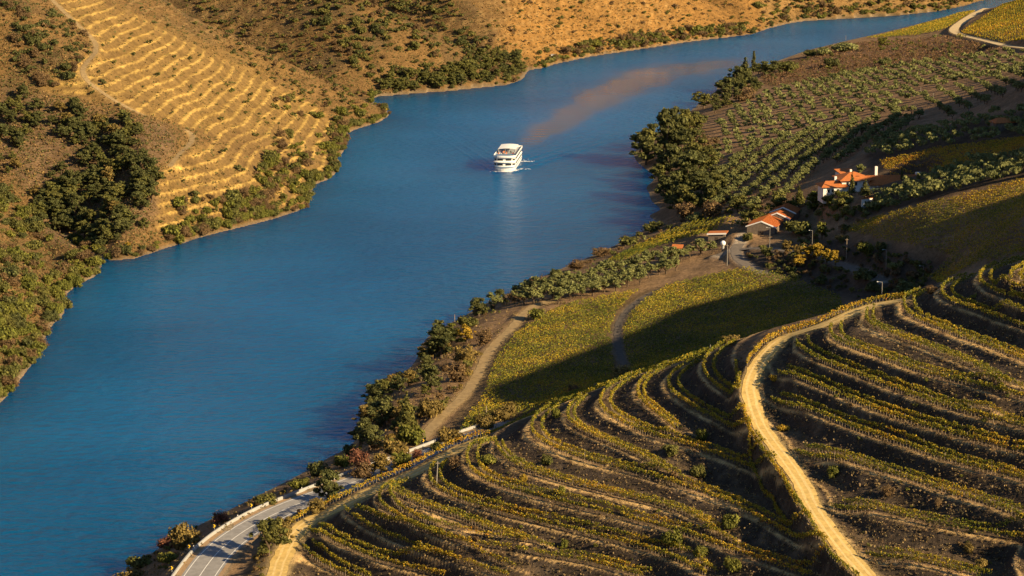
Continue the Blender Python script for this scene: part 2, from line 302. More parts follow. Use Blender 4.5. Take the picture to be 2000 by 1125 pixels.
for name, (P, hw_) in WAYS.items():
    x0, x1, y0, y1 = P[:, 0].min() - 14, P[:, 0].max() + 14, P[:, 1].min() - 14, P[:, 1].max() + 14
    win = (GX > x0) & (GX < x1) & (GY > y0) & (GY < y1)
    d, e, sd = seg_dist(GX[win], GY[win], P[::2] if len(P) > 40 else P)
    k = 1 - sstep(hw_ + .5, hw_ + (np.where(sd > 0, 3.2, 8.0) if name == 'track_main' else {'road': 6.5, 'track_low': 6.0}.get(name, 3.2)), d)
    ZT[win] = ZT[win] * (1 - k) + (e[..., 0] - .03) * k
    m = np.full(GX.shape, 99.0); m[win] = d; WAYMASK[name] = m
# building pads
PADS = [(1655,374,(-15, 27, -9, 7),'house'),(1512,440,(-16, 14, -14, 18),'barn'),(1400,462,(-5, 5, -3, 6),'shed')]
PADZ = {}
for u, v, (xa, xb, ya, yb), nm in PADS:
    x, y, z = cast(u, v); x, y, z = x[0], y[0], z[0] + (.6 if nm == 'house' else 0); PADZ[nm] = (x, y, z)
    dx = np.maximum(np.maximum(xa - (GX - x), (GX - x) - xb), 0); dy = np.maximum(np.maximum(ya - (GY - y), (GY - y) - yb), 0)
    k = 1 - sstep(0, 9, np.hypot(dx, dy)); ZT = ZT * (1 - k) + z * k
# fine relief: clods, stones, gullies
rise = MT * sstep(.50, .6, FR) * (1 - sstep(.93, 1, FR))
nearway = np.minimum.reduce(list(WAYMASK.values())); WF = sstep(2, 5, nearway)
rocky = fbm(GX / 3.2, GY / 3.2, 3, 50)
ZT += WF * (.20 * rise * rocky + (1 - MT) * sstep(0, 6, ZB) * .35 * fbm(GX / 5, GY / 5, 4, 60) + MT * (1 - rise) * .08 * rocky)
left = LEFT
ZT += left * sstep(1, 8, ZB) * WF * (1.3 * fbm(GX / 26, GY / 26, 4, 70) + .5 * fbm(GX / 6, GY / 6, 3, 75)) * (1 - .92 * ampL)
ZT = np.where(ZB < 0, np.minimum(ZT, ZB), ZT)
PU, PV = project(GX, GY, ZT)

# ------------------------------------------------------------------ mesh helpers
def new_mesh(name, V, F, mat=None, smooth=False, attrs=None):
    me = bpy.data.meshes.new(name); V = np.asarray(V, np.float32); 
    if isinstance(F, np.ndarray):
        k = F.shape[1]; me.vertices.add(len(V)); me.vertices.foreach_set('co', V.ravel())
        me.loops.add(F.size); me.loops.foreach_set('vertex_index', F.ravel().astype(np.int32))
        me.polygons.add(len(F)); me.polygons.foreach_set('loop_start', np.arange(0, F.size, k, dtype=np.int32))
    else: me.from_pydata([tuple(map(float, p)) for p in V], [], F)
    if attrs:
        for an, c in attrs.items():
            if c.ndim == 2:
                at = me.color_attributes.new(an, 'FLOAT_COLOR', 'POINT'); at.data.foreach_set('color', np.c_[c, np.ones(len(c))].astype(np.float32).ravel())
            else:
                at = me.attributes.new(an, 'FLOAT', 'POINT'); at.data.foreach_set('value', c.astype(np.float32))
    me.update(calc_edges=True)
    if smooth: me.polygons.foreach_set('use_smooth', np.ones(len(me.polygons), bool))
    if mat: me.materials.append(mat)
    return me
def link(name, data, parent=None, loc=None, rz=None, sc=None):
    o = bpy.data.objects.new(name, data); COL.objects.link(o); o.parent = parent
    if loc is not None: o.location = loc
    if rz is not None: o.rotation_euler = (0, 0, rz)
    if sc is not None: o.scale = (sc, sc, sc) if np.isscalar(sc) else sc
    return o
def tag(o, label=None, cat=None, group=None, kind=None):
    if label: o['label'] = label
    if cat: o['category'] = cat
    if group: o['group'] = group
    if kind: o['kind'] = kind
    return o
class MB:
    """collects boxes, prisms and tubes into one mesh"""
    def __init__(s): s.v = []; s.f = []
    def quad(s, *p):
        n = len(s.v); s.v += [tuple(q) for q in p]; s.f.append(tuple(range(n, n + len(p)))); return s
    def hexa(s, b, t):
        n = len(s.v); k = len(b); s.v += [tuple(q) for q in b] + [tuple(q) for q in t]
        s.f.append(tuple(range(n + k - 1, n - 1, -1))); s.f.append(tuple(range(n + k, n + 2 * k)))
        for i in range(k): j = (i + 1) % k; s.f.append((n + i, n + j, n + k + j, n + k + i))
        return s
    def box(s, x0, x1, y0, y1, z0, z1):
        return s.hexa([(x0, y0, z0), (x1, y0, z0), (x1, y1, z0), (x0, y1, z0)], [(x0, y0, z1), (x1, y0, z1), (x1, y1, z1), (x0, y1, z1)])
    def tube(s, a, b, r0, r1=None, n=6):
        a = Vector(a); b = Vector(b); r1 = r0 if r1 is None else r1
        d = (b - a).normalized(); p = d.orthogonal().normalized(); q = d.cross(p)
        c = [(math.cos(2 * math.pi * i / n), math.sin(2 * math.pi * i / n)) for i in range(n)]
        return s.hexa([a + (p * x + q * y) * r0 for x, y in c], [b + (p * x + q * y) * r1 for x, y in c])
    def ball(s, c, r, n=8, m=5):
        c = Vector(c); o = len(s.v); rx, ry, rz = (r, r, r) if np.isscalar(r) else r
        for i in range(m + 1):
            th = math.pi * i / m
            for j in range(n): ph = 2 * math.pi * j / n; s.v.append((c.x + rx * math.sin(th) * math.cos(ph), c.y + ry * math.sin(th) * math.sin(ph), c.z + rz * math.cos(th)))
        for i in range(m):
            for j in range(n): k = (j + 1) % n; s.f.append((o + i * n + j, o + (i + 1) * n + j, o + (i + 1) * n + k, o + i * n + k))
        return s
    def mesh(s, name, mat=None, smooth=False): return new_mesh(name, s.v, s.f, mat, smooth)
    def build(s, name, mat, parent=None, **k): return link(name, s.mesh(name, mat), parent, **k)

# ------------------------------------------------------------------ materials
def mat_new(name):
    m = bpy.data.materials.new(name); m.use_nodes = True
    return m, m.node_tree.nodes, m.node_tree.links, m.node_tree.nodes['Principled BSDF']
def noise_node(N, L, scale, detail=4, rough=.6, coord=None):
    n = N.new('ShaderNodeTexNoise'); n.inputs['Scale'].default_value = scale; n.inputs['Detail'].default_value = detail; n.inputs['Roughness'].default_value = rough
    if coord is not None: L.new(coord, n.inputs['Vector'])
    return n
def plain(name, col, rough=.7, var=.12, scale=3.0, metal=0.0, spec=.3, bump=0.0):
    m, N, L, b = mat_new(name); tc = N.new('ShaderNodeTexCoord')
    n = noise_node(N, L, scale, 5, .65, tc.outputs['Object'])
    r = N.new('ShaderNodeValToRGB'); r.color_ramp.elements[0].position = .3; r.color_ramp.elements[1].position = .7
    r.color_ramp.elements[0].color = (*[c * (1 - var) for c in col], 1); r.color_ramp.elements[1].color = (*[min(1, c * (1 + var)) for c in col], 1)
    L.new(n.outputs['Fac'], r.inputs['Fac']); L.new(r.outputs['Color'], b.inputs['Base Color'])
    b.inputs['Roughness'].default_value = rough; b.inputs['Metallic'].default_value = metal; b.inputs['Specular IOR Level'].default_value = spec
    if bump:
        bp = N.new('ShaderNodeBump'); bp.inputs['Strength'].default_value = bump; bp.inputs['Distance'].default_value = .05
        L.new(n.outputs['Fac'], bp.inputs['Height']); L.new(bp.outputs['Normal'], b.inputs['Normal'])
    return m
def ground_mat():
    m, N, L, b = mat_new('ground'); at = N.new('ShaderNodeVertexColor'); at.layer_name = 'Col'
    tc = N.new('ShaderNodeTexCoord')
    n1 = noise_node(N, L, .9, 6, .7, tc.outputs['Object']); n2 = noise_node(N, L, .12, 4, .6, tc.outputs['Object'])
    mr = N.new('ShaderNodeMapRange'); mr.inputs['From Min'].default_value = .25; mr.inputs['From Max'].default_value = .75; mr.inputs['To Min'].default_value = .45; mr.inputs['To Max'].default_value = 1.55
    L.new(n1.outputs['Fac'], mr.inputs['Value'])
    mr2 = N.new('ShaderNodeMapRange'); mr2.inputs['From Min'].default_value = .3; mr2.inputs['From Max'].default_value = .7; mr2.inputs['To Min'].default_value = .75; mr2.inputs['To Max'].default_value = 1.25
    L.new(n2.outputs['Fac'], mr2.inputs['Value'])
    mu = N.new('ShaderNodeMath'); mu.operation = 'MULTIPLY'; L.new(mr.outputs[0], mu.inputs[0]); L.new(mr2.outputs[0], mu.inputs[1])
    vm = N.new('ShaderNodeVectorMath'); vm.operation = 'SCALE'; L.new(at.outputs['Color'], vm.inputs[0]); L.new(mu.outputs[0], vm.inputs['Scale'])
    L.new(vm.outputs[0], b.inputs['Base Color']); b.inputs['Roughness'].default_value = .95; b.inputs['Specular IOR Level'].default_value = .1
    n3 = noise_node(N, L, 1.6, 6, .75, tc.outputs['Object'])
    bp = N.new('ShaderNodeBump'); bp.inputs['Strength'].default_value = .9; bp.inputs['Distance'].default_value = .35
    L.new(n3.outputs['Fac'], bp.inputs['Height']); L.new(bp.outputs['Normal'], b.inputs['Normal'])
    return m
M_GROUND = ground_mat()

# ------------------------------------------------------------------ what covers the ground
def mixc(C, col, k): return C * (1 - k[..., None]) + np.array(col) * k[..., None]
sxz = np.gradient(ZT, axis=1) / np.gradient(GX, axis=1); syz = np.gradient(ZT, axis=0) / np.gradient(GY, axis=0)
SL = np.hypot(sxz, syz)
nA = fbm(GX / 30, GY / 30, 4, 80); nB = fbm(GX / 7, GY / 7, 4, 90); nC = fbm(GX / 2.5, GY / 2.5, 3, 95)
C = np.zeros(GX.shape + (3,)) + np.array((.20, .125, .06))
lb = left.astype(float)
C = mixc(C, (.16, .095, .036), lb)
C = mixc(C, (.105, .07, .033), lb * sstep(-.1, .5, nA + .4 * nB))
P_ORANGE = [(1000,-60),(1000,20),(960,90),(1020,120),(1060,130),(1500,70),(1480,-60)]
C = mixc(C, (.27, .142, .038), soft(P_ORANGE, 6) * (GY > 1350) * (.75 + .25 * nB))
C = mixc(C, (.24, .145, .052), soft([(1480,-60),(1490,60),(1560,40),(1960,-5),(2060,-60)], 6) * .8 * (GY > 1350))
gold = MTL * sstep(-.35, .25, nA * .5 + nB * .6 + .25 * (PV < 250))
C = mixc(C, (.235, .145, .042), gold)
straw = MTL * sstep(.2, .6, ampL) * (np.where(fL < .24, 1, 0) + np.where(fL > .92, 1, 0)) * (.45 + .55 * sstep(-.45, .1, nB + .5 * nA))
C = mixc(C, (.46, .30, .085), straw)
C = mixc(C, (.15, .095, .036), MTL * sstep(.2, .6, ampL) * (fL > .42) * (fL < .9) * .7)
C = mixc(C, (.40, .26, .10), MF * (fF < .25) * .6)
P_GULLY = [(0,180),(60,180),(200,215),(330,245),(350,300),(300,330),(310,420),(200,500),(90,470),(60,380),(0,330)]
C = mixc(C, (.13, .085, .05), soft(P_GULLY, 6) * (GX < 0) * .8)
# right bank
rb = 1 - lb
C = mixc(C, (.235, .15, .08), rb)
P_OLIVE = [(1330,330),(1390,240),(1470,180),(1640,150),(1800,125),(2100,95),(2100,330),(1700,420),(1430,420)]
C = mixc(C, (.25, .155, .085), soft(P_OLIVE, 4) * rb)
C = mixc(C, (.19, .11, .06), soft([(1480,140),(1650,85),(1850,70),(1970,100),(1800,125),(1500,170)], 4) * rb)
C = mixc(C, (.16, .105, .055), rb * sstep(0, .5, nB) * .6)
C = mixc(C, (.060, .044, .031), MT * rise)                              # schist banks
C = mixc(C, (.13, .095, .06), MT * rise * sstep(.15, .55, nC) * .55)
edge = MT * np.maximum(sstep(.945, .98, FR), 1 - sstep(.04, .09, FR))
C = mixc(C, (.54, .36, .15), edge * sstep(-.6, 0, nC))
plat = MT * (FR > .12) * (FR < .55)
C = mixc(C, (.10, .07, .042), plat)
# stony water's edge
C = mixc(C, (.20, .155, .10), (1 - sstep(.3, .9, ZT)))
C = mixc(C, (.03, .04, .035), 1 - sstep(-1.2, -.1, ZT))
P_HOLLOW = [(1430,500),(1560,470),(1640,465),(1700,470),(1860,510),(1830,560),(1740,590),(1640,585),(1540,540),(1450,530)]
C = mixc(C, (.075, .055, .038), soft(P_HOLLOW, 4) * rb)  # dark soil, painted darker still to deepen the hollow's shade
C = mixc(C, (.10, .07, .045), soft([(1690,300),(1800,255),(2100,195),(2100,340),(1900,370),(1780,400),(1700,425),(1640,440),(1700,370)], 4) * rb)  # slope soil darkened to strengthen the hill shadow lying on it
C = mixc(C, (.11, .08, .045), soft([(470,1130),(510,1060),(600,995),(640,985),(570,1040),(540,1080),(525,1130)], 2) * rb)
P_VINEFLAT = [(880,830),(960,690),(1000,640),(1090,605),(1250,570),(1420,530),(1640,580),(1500,640),(1200,730),(900,870)]
C = mixc(C, (.15, .10, .05), soft(P_VINEFLAT, 2) * rb * (ZT < 24))
for nm, m in WAYMASK.items():
    w = WAYS[nm][1]; c = {'road': (.22, .18, .12), 'path_vines': (.14, .115, .09), 'path_river': (.27, .19, .09), 'track_hill': (.30, .20, .08), 'farm_road': (.27, .23, .18), 'farm_lane': (.27, .23, .18)}.get(nm, (.40, .29, .13))
    C = mixc(C, c, (1 - sstep(w - .3, w + 1.6, m + .8 * nC)) * .85)
C = np.clip(C * (1 + .22 * nC + .15 * nB)[..., None], .01, .8)

RC = [(-260,1250),(100,1000),(450,750),(700,500),(850,350),(1000,250),(1150,190),(1400,100),(1700,48),(1900,10),(2000,-8),(2300,-45)]
rx, ry = unproject(*np.array(RC, float).T, 0); rcl = np.stack([rx, ry], 1)
rcl = np.concatenate([[[-140, 100]], rcl, [rcl[-1] * 1.6]])
_, _, side = seg_dist(GX, GY, rcl)
nr, ncq = GX.shape
idx = np.arange(nr * ncq).reshape(nr, ncq)
Q = np.stack([idx[:-1, :-1], idx[:-1, 1:], idx[1:, 1:], idx[1:, :-1]], -1).reshape(-1, 4)
zq = ZT.ravel()[Q].max(1); sq = side[:-1, :-1].ravel()
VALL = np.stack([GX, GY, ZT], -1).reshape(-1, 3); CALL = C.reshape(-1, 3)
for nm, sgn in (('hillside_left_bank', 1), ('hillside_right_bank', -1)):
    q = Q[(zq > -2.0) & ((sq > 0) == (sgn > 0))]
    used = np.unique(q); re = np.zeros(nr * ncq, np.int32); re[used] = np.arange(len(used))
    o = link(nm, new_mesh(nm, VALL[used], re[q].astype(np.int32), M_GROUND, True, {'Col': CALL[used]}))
    tag(o, kind='structure')
print('terrain faces', [len(o.data.polygons) for o in COL.objects if o.type == 'MESH'])

# ------------------------------------------------------------------ river
SHIP_X, SHIP_Y = unproject(984, 336, 0); SHIP_X = float(SHIP_X); SHIP_Y = float(SHIP_Y)
_sx, _sy = unproject(1016, 308.5, 0); SHIP_LEN = 37.0
SHIP_RZ = math.atan2(-0.105, -1.0)          # heading (bow) direction, mostly towards the viewer
HD = np.array((-0.105, -1.0)); HD /= np.linalg.norm(HD)
def make_river():
    wa = _axis([(-4500, -1200, 300), (-1200, -160, 26), (-160, 220, 2.6), (220, 1200, 26), (1200, 6000, 300)])
    wb = _axis([(math.log(150), math.log(480), .06), (math.log(480), math.log(1060), .011), (math.log(1060), math.log(1420), .0006), (math.log(1420), math.log(2600), .01), (math.log(2600), math.log(12000), .1)])
    A, B = np.meshgrid(wa, np.exp(wb)); X = A / 4500 * B; Y = B
    # coordinates along the ship's track: s behind the bow, t to the side
    dx = X - SHIP_X; dy = Y - SHIP_Y; s = -(dx * HD[0] + dy * HD[1]); t = dx * -HD[1] + dy * HD[0]
    Z = np.zeros_like(X); at = np.abs(t)
    for k, (amp, spread, s0) in enumerate([(.55, .36, -3), (.42, .36, 14), (.36, .36, 33), (.2, .36, 50), (.16, .36, 66)]):
        w = at - 4.6 - spread * (s - s0); l = s - s0
        Z += amp * np.exp(-(w / (1.1 + .010 * np.maximum(l, 0))) ** 2) * (l > 0) * np.exp(-np.maximum(l, 0) / 85) * np.sin(np.clip(w * 1.4, -3.1, 3.1) + 1.2)
    Z += .10 * np.cos(s / 1.45) * np.exp(-(t / (5 + .10 * np.maximum(s, 0))) ** 2) * (s > SHIP_LEN) * np.exp(-np.maximum(s - SHIP_LEN, 0) / 160)
    # the smooth lane the ship leaves behind
    trk = np.array([(1005,300),(1040,275),(1090,240),(1150,205),(1210,172),(1270,148),(1340,132),(1420,118)], float)
    tx, ty = unproject(trk[:, 0], trk[:, 1], 0); wd = np.array((4, 8, 12, 15, 19, 25, 26, 22.0)); am = np.array((.2, .6, .9, 1, 1, 1, .8, .15))
    d, e, _ = seg_dist(X, Y, np.stack([tx, ty, wd, am], 1))
    calm = e[..., 1] * np.exp(-(d / e[..., 0]) ** 2 * 1.3) * (.45 + .65 * sstep(-.35, .25, fbm(X / 14, Y / 30, 4, 7))); calm = np.minimum(calm, .60)
    nr, nc = X.shape; idx = np.arange(nr * nc).reshape(nr, nc)
    q = np.stack([idx[:-1, :-1], idx[:-1, 1:], idx[1:, 1:], idx[1:, :-1]], -1).reshape(-1, 4)
    m, N, L, b = mat_new('river_water'); geo = N.new('ShaderNodeNewGeometry')
    mp = N.new('ShaderNodeMapping'); mp.inputs['Rotation'].default_value = (0, 0, R(12)); mp.inputs['Scale'].default_value = (.55, 1.0, 1); L.new(geo.outputs['Position'], mp.inputs['Vector'])
    n1 = noise_node(N, L, .36, 3, .5, mp.outputs[0]); mp2 = N.new('ShaderNodeMapping'); mp2.inputs['Rotation'].default_value = (0, 0, R(-62)); mp2.inputs['Scale'].default_value = (.22, 1.0, 1); L.new(geo.outputs['Position'], mp2.inputs['Vector']); n2 = noise_node(N, L, .022, 4, .55, mp2.outputs[0])
    ca = N.new('ShaderNodeAttribute'); ca.attribute_name = 'calm'
    pr = N.new('ShaderNodeMapRange'); pr.inputs['From Min'].default_value = .35; pr.inputs['From Max'].default_value = .68; pr.inputs['To Min'].default_value = .5; pr.inputs['To Max'].default_value = 1.05; L.new(n2.outputs['Fac'], pr.inputs['Value'])
    st = N.new('ShaderNodeMath'); st.operation = 'MULTIPLY_ADD'; st.inputs[1].default_value = -1.0; st.inputs[2].default_value = 1.0; st.use_clamp = True; L.new(ca.outputs['Fac'], st.inputs[0])
    pw = N.new('ShaderNodeMath'); pw.operation = 'POWER'; pw.inputs[1].default_value = 5.0; L.new(st.outputs[0], pw.inputs[0]); mm = N.new('ShaderNodeMath'); mm.operation = 'MULTIPLY'; L.new(pw.outputs[0], mm.inputs[0]); L.new(pr.outputs[0], mm.inputs[1])
    bp = N.new('ShaderNodeBump'); bp.inputs['Distance'].default_value = 2.8; L.new(mm.outputs[0], bp.inputs['Strength']); L.new(n1.outputs['Fac'], bp.inputs['Height']); L.new(bp.outputs['Normal'], b.inputs['Normal'])
    b.inputs['Base Color'].default_value = (.0005, .100, .275, 1); b.inputs['Subsurface Weight'].default_value = .82; b.inputs['Subsurface Radius'].default_value = (250, 400, 600); b.inputs['Subsurface Scale'].default_value = 1.0; b.inputs['Roughness'].default_value = .26; b.inputs['IOR'].default_value = 1.333; sl = N.new('ShaderNodeMath'); sl.operation = 'MULTIPLY_ADD'; sl.inputs[1].default_value = 1.1; sl.inputs[2].default_value = .28; L.new(ca.outputs['Fac'], sl.inputs[0]); L.new(sl.outputs[0], b.inputs['Specular IOR Level'])
    rg_ = N.new('ShaderNodeMath'); rg_.operation = 'MULTIPLY_ADD'; rg_.inputs[1].default_value = -.2; rg_.inputs[2].default_value = .25; L.new(ca.outputs['Fac'], rg_.inputs[0]); L.new(rg_.outputs[0], b.inputs['Roughness'])
    n5 = noise_node(N, L, .006, 4, .55, geo.outputs['Position']); cr = N.new('ShaderNodeMix'); cr.data_type = 'RGBA'; cr.inputs['A'].default_value = (.001, .078, .225, 1); cr.inputs['B'].default_value = (.004, .112, .315, 1); mr5 = N.new('ShaderNodeMapRange'); mr5.inputs['From Min'].default_value = .36; mr5.inputs['From Max'].default_value = .66; L.new(n5.outputs['Fac'], mr5.inputs['Value']); L.new(mr5.outputs[0], cr.inputs['Factor']); L.new(cr.outputs['Result'], b.inputs['Base Color'])
    o = link('river', new_mesh('river', np.stack([X, Y, Z], -1).reshape(-1, 3), q.astype(np.int32), m, True, {'calm': calm.ravel()}))
    tag(o, kind='structure')
make_river()
# ------------------------------------------------------------------ foliage
def leaf_mat(name, c0, c1, rnd=.35, trans=.32):
    m, N, L, b = mat_new(name); vc = N.new('ShaderNodeVertexColor'); vc.layer_name = 'Col'
    oi = N.new('ShaderNodeObjectInfo'); sep = N.new('ShaderNodeSeparateColor'); L.new(vc.outputs['Color'], sep.inputs[0])
    mu = N.new('ShaderNodeMath'); mu.operation = 'MULTIPLY_ADD'; mu.inputs[1].default_value = rnd; L.new(oi.outputs['Random'], mu.inputs[0])
    ad = N.new('ShaderNodeMath'); ad.operation = 'MULTIPLY'; ad.inputs[1].default_value = 1 - rnd; L.new(sep.outputs[1], ad.inputs[0]); L.new(ad.outputs[0], mu.inputs[2])
    mx = N.new('ShaderNodeMix'); mx.data_type = 'RGBA'; mx.inputs['A'].default_value = (*c0, 1); mx.inputs['B'].default_value = (*c1, 1); L.new(mu.outputs[0], mx.inputs['Factor'])
    sc = N.new('ShaderNodeVectorMath'); sc.operation = 'SCALE'; L.new(mx.outputs['Result'], sc.inputs[0]); L.new(sep.outputs[0], sc.inputs['Scale'])
    L.new(sc.outputs[0], b.inputs['Base Color']); b.inputs['Roughness'].default_value = .75; b.inputs['Specular IOR Level'].default_value = .2
    tr = N.new('ShaderNodeBsdfTranslucent'); L.new(sc.outputs[0], tr.inputs['Color']); mix = N.new('ShaderNodeMixShader'); mix.inputs[0].default_value = trans
    L.new(b.outputs[0], mix.inputs[1]); L.new(tr.outputs[0], mix.inputs[2]); L.new(mix.outputs[0], N['Material Output'].inputs['Surface'])
    return m
LM = {
 'dark': leaf_mat('dark_evergreen_leaves', (.078, .092, .030), (.145, .142, .044)),
 'green': leaf_mat('green_scrub_leaves', (.105, .118, .032), (.20, .18, .045)),
 'lush': leaf_mat('yellow_green_leaves', (.12, .14, .026), (.24, .22, .04)),
 'olive': leaf_mat('silvery_olive_leaves', (.165, .185, .062), (.275, .275, .10)),
 'brown': leaf_mat('dry_brown_twigs', (.14, .09, .045), (.24, .155, .07)),
 'tawny': leaf_mat('tawny_autumn_leaves', (.17, .13, .04), (.30, .21, .06)),
 'gold': leaf_mat('golden_autumn_leaves', (.34, .24, .03), (.50, .33, .04)),
 'red': leaf_mat('reddish_twigs', (.20, .09, .055), (.30, .13, .075)),
}
def vine_mat():
    m, N, L, b = mat_new('autumn_vine_leaves'); vc = N.new('ShaderNodeVertexColor'); vc.layer_name = 'Col'
    L.new(vc.outputs['Color'], b.inputs['Base Color']); b.inputs['Roughness'].default_value = .7; b.inputs['Specular IOR Level'].default_value = .2
    tr = N.new('ShaderNodeBsdfTranslucent'); L.new(vc.outputs['Color'], tr.inputs['Color']); mix = N.new('ShaderNodeMixShader'); mix.inputs[0].default_value = .38
    L.new(b.outputs[0], mix.inputs[1]); L.new(tr.outputs[0], mix.inputs[2]); L.new(mix.outputs[0], N['Material Output'].inputs['Surface']); return m
M_VINE = vine_mat()
M_BARK = plain('bark', (.10, .07, .045), .9, .3, 8); M_WOOD = plain('grey_weathered_wood', (.28, .22, .16), .85, .25, 12)
def leaf_quads(P, size, rng, out=None, bias=.6, aspect=.7):
    """one small pointed leaf face at every point; out = outward direction"""
    n = len(P); d = rng.normal(size=(n, 3)); d /= np.linalg.norm(d, axis=1)[:, None]
    if out is not None: d = d * (1 - bias) + out * bias; d /= np.linalg.norm(d, axis=1)[:, None] + 1e-9
    r = rng.normal(size=(n, 3)); a = np.cross(d, r); a /= np.linalg.norm(a, axis=1)[:, None] + 1e-9; b = np.cross(d, a)
    s = (np.asarray(size) * (rng.uniform(.65, 1.3, n)))[:, None]
    V = np.stack([P - a * s, P - b * s * aspect + d * s * .12, P + a * s, P + b * s * aspect + d * s * .12], 1).reshape(-1, 3)
    F = np.arange(n * 4).reshape(n, 4); return V, F
def blob(rng, rx, ry, rz, c, rough=.18, n=10, m=7):
    V = []; 
    for i in range(m + 1):
        th = math.pi * i / m
        for j in range(n):
            ph = 2 * math.pi * j / n; k = 1 + rng.uniform(-rough, rough)
            V.append((c[0] + rx * k * math.sin(th) * math.cos(ph), c[1] + ry * k * math.sin(th) * math.sin(ph), c[2] + rz * k * math.cos(th)))
    F = [(i * n + j, (i + 1) * n + j, (i + 1) * n + (j + 1) % n, i * n + (j + 1) % n) for i in range(m) for j in range(n)]
    return np.array(V), np.array(F)
def crown_mesh(name, seed, clumps, lsize, nleaf, core=True, jag=.0):
    """clumps: list of (centre, radius xyz)"""
    rng = np.random.default_rng(seed); Vs = []; Fs = []; Cs = []; off = 0
    allc = np.array([c for c, r in clumps])
    for c, r in clumps:
        c = np.array(c); r = np.array(r) * np.ones(3); k = max(8, int(nleaf * (r.prod() ** (2 / 3)) / np.mean([np.prod(np.ones(3) * q[1]) ** (2 / 3) for q in clumps])))
        d = rng.normal(size=(k, 3)); d /= np.linalg.norm(d, axis=1)[:, None]; d[:, 2] = np.where(d[:, 2] < -.45, -d[:, 2], d[:, 2])
        rad = rng.uniform(.62, 1.08 + jag, (k, 1)) ** .8
        P = c + d * r * rad; P[:, 2] = np.maximum(P[:, 2], .01)
        V, F = leaf_quads(P, lsize, rng, d, .55); Vs.append(V); Fs.append(F + off); off += len(V)
        br = rng.uniform(.55, 1.35, k) * rng.uniform(.8, 1.2); hu = np.clip(rng.normal(.5, .25, k) + rng.uniform(-.25, .25), 0, 1)
        Cs.append(np.repeat(np.stack([br, hu, hu], 1), 4, 0))
        if core:
            V, F = blob(rng, r[0] * .64, r[1] * .64, r[2] * .64, c); V[:, 2] = np.maximum(V[:, 2], -.05); Vs.append(V); Fs.append(F + off); off += len(V); Cs.append(np.full((len(V), 3), .55))  # core coloured darker to stand for the shade inside the crown
    return new_mesh(name, np.concatenate(Vs), np.concatenate(Fs).astype(np.int32), None, False, {'Col': np.concatenate(Cs)})
def shrub_clumps(rng, n=7, flat=.75, up=.0):
    out = [((0, 0, .33 * flat + up), (.36, .36, .38 * flat))]
    for i in range(n):
        a = rng.uniform(0, 6.283); d = rng.uniform(.18, .40); z = rng.uniform(.15, .62) * flat + up
        r = rng.uniform(.11, .25); out.append(((d * math.cos(a), d * math.sin(a), z), (r, r, r * rng.uniform(.75, 1.0))))
    return out
def tree_clumps(rng, n=13, w=.40, z0=.32, z1=.92):
    lean = rng.uniform(-.06, .06, 2); out = [((0, 0, (z0 + z1) / 2), (w * .5, w * .5, (z1 - z0) * .34))]; n = int(n * 1.7)
    for i in range(n):
        a = 6.283 * (i / n) * 2.4 + rng.uniform(-.7, .7); t = rng.uniform(0, 1) ** .8; z = z0 + .05 + (z1 - z0 - .1) * t
        d = w * math.sin(math.pi * (.2 + .66 * t)) * rng.uniform(.35, .98); r = rng.uniform(.065, .15)
        out.append(((d * math.cos(a) + lean[0] * t, d * math.sin(a) + lean[1] * t, z + rng.uniform(-.03, .05)), (r, r, r * rng.uniform(.6, .95))))
    return out
def trunk_mesh(name, seed, h=.45, r=.035, forks=3, spread=.22, top=.62):
    rng = np.random.default_rng(seed); mb = MB(); mb.tube((0, 0, -.06), (rng.uniform(-.02, .02), 0, h * .55), r * 1.25, r * .85)
    b = (rng.uniform(-.02, .02), 0, h * .5)
    for i in range(forks):
        a = 6.283 * i / forks + rng.uniform(-.4, .4); mb.tube(b, (spread * math.cos(a), spread * math.sin(a), top + rng.uniform(-.08, .05)), r * .7, r * .25, 5)
    return mb.mesh(name, M_BARK)
SHAPES = {}; TRUNKS = {}
for i in range(7):
    rg = np.random.default_rng(100 + i)
    SHAPES['shrub', i] = crown_mesh('shrub', i, shrub_clumps(rg, 9 + i % 4), .052, 52, True, .15)
    rg = np.random.default_rng(200 + i)
    SHAPES['tree', i] = crown_mesh('crown', 20 + i, tree_clumps(rg, 13 + i % 4, .43, .12, .95), .036, 46); TRUNKS['tree', i] = trunk_mesh('trunk', 40 + i)
    rg = np.random.default_rng(300 + i)
    SHAPES['olive', i] = crown_mesh('crown', 60 + i, tree_clumps(rg, 10 + i % 3, .46, .30, .95), .040, 40, True, .15); TRUNKS['olive', i] = trunk_mesh('trunk', 80 + i, .4, .04, 4, .26, .58)
    rg = np.random.default_rng(400 + i)
    SHAPES['twiggy', i] = crown_mesh('shrub', 120 + i, shrub_clumps(rg, 8, .95), .040, 80, True, .35)
for i in range(2):
    rg = np.random.default_rng(500 + i)
    SHAPES['conifer', i] = crown_mesh('crown', 140 + i, [((rg.uniform(-.03, .03), rg.uniform(-.03, .03), .16 + .105 * k), (.27 - .034 * k, .27 - .034 * k, .085)) for k in range(7)] + [((0, 0, .93), (.03, .03, .08))], .034, 75); TRUNKS['conifer', i] = trunk_mesh('trunk', 150 + i, .4, .025, 0)
    SHAPES['cypress', i] = crown_mesh('crown', 160 + i, [((rg.uniform(-.01, .01), rg.uniform(-.01, .01), .12 + .1 * k), (.085 * (1 - .08 * k), .085 * (1 - .08 * k), .10)) for k in range(9)], .026, 60); TRUNKS['cypress', i] = trunk_mesh('trunk', 170 + i, .2, .018, 0)
MESHCACHE = {}
def shaped(kind, i, mat):
    k = (kind, i, mat)
    if k not in MESHCACHE:
        me = SHAPES[kind, i].copy(); me.materials.clear(); me.materials.append(LM[mat]); me.name = SHAPES[kind, i].name + '_' + mat; MESHCACHE[k] = me
    return MESHCACHE[k]
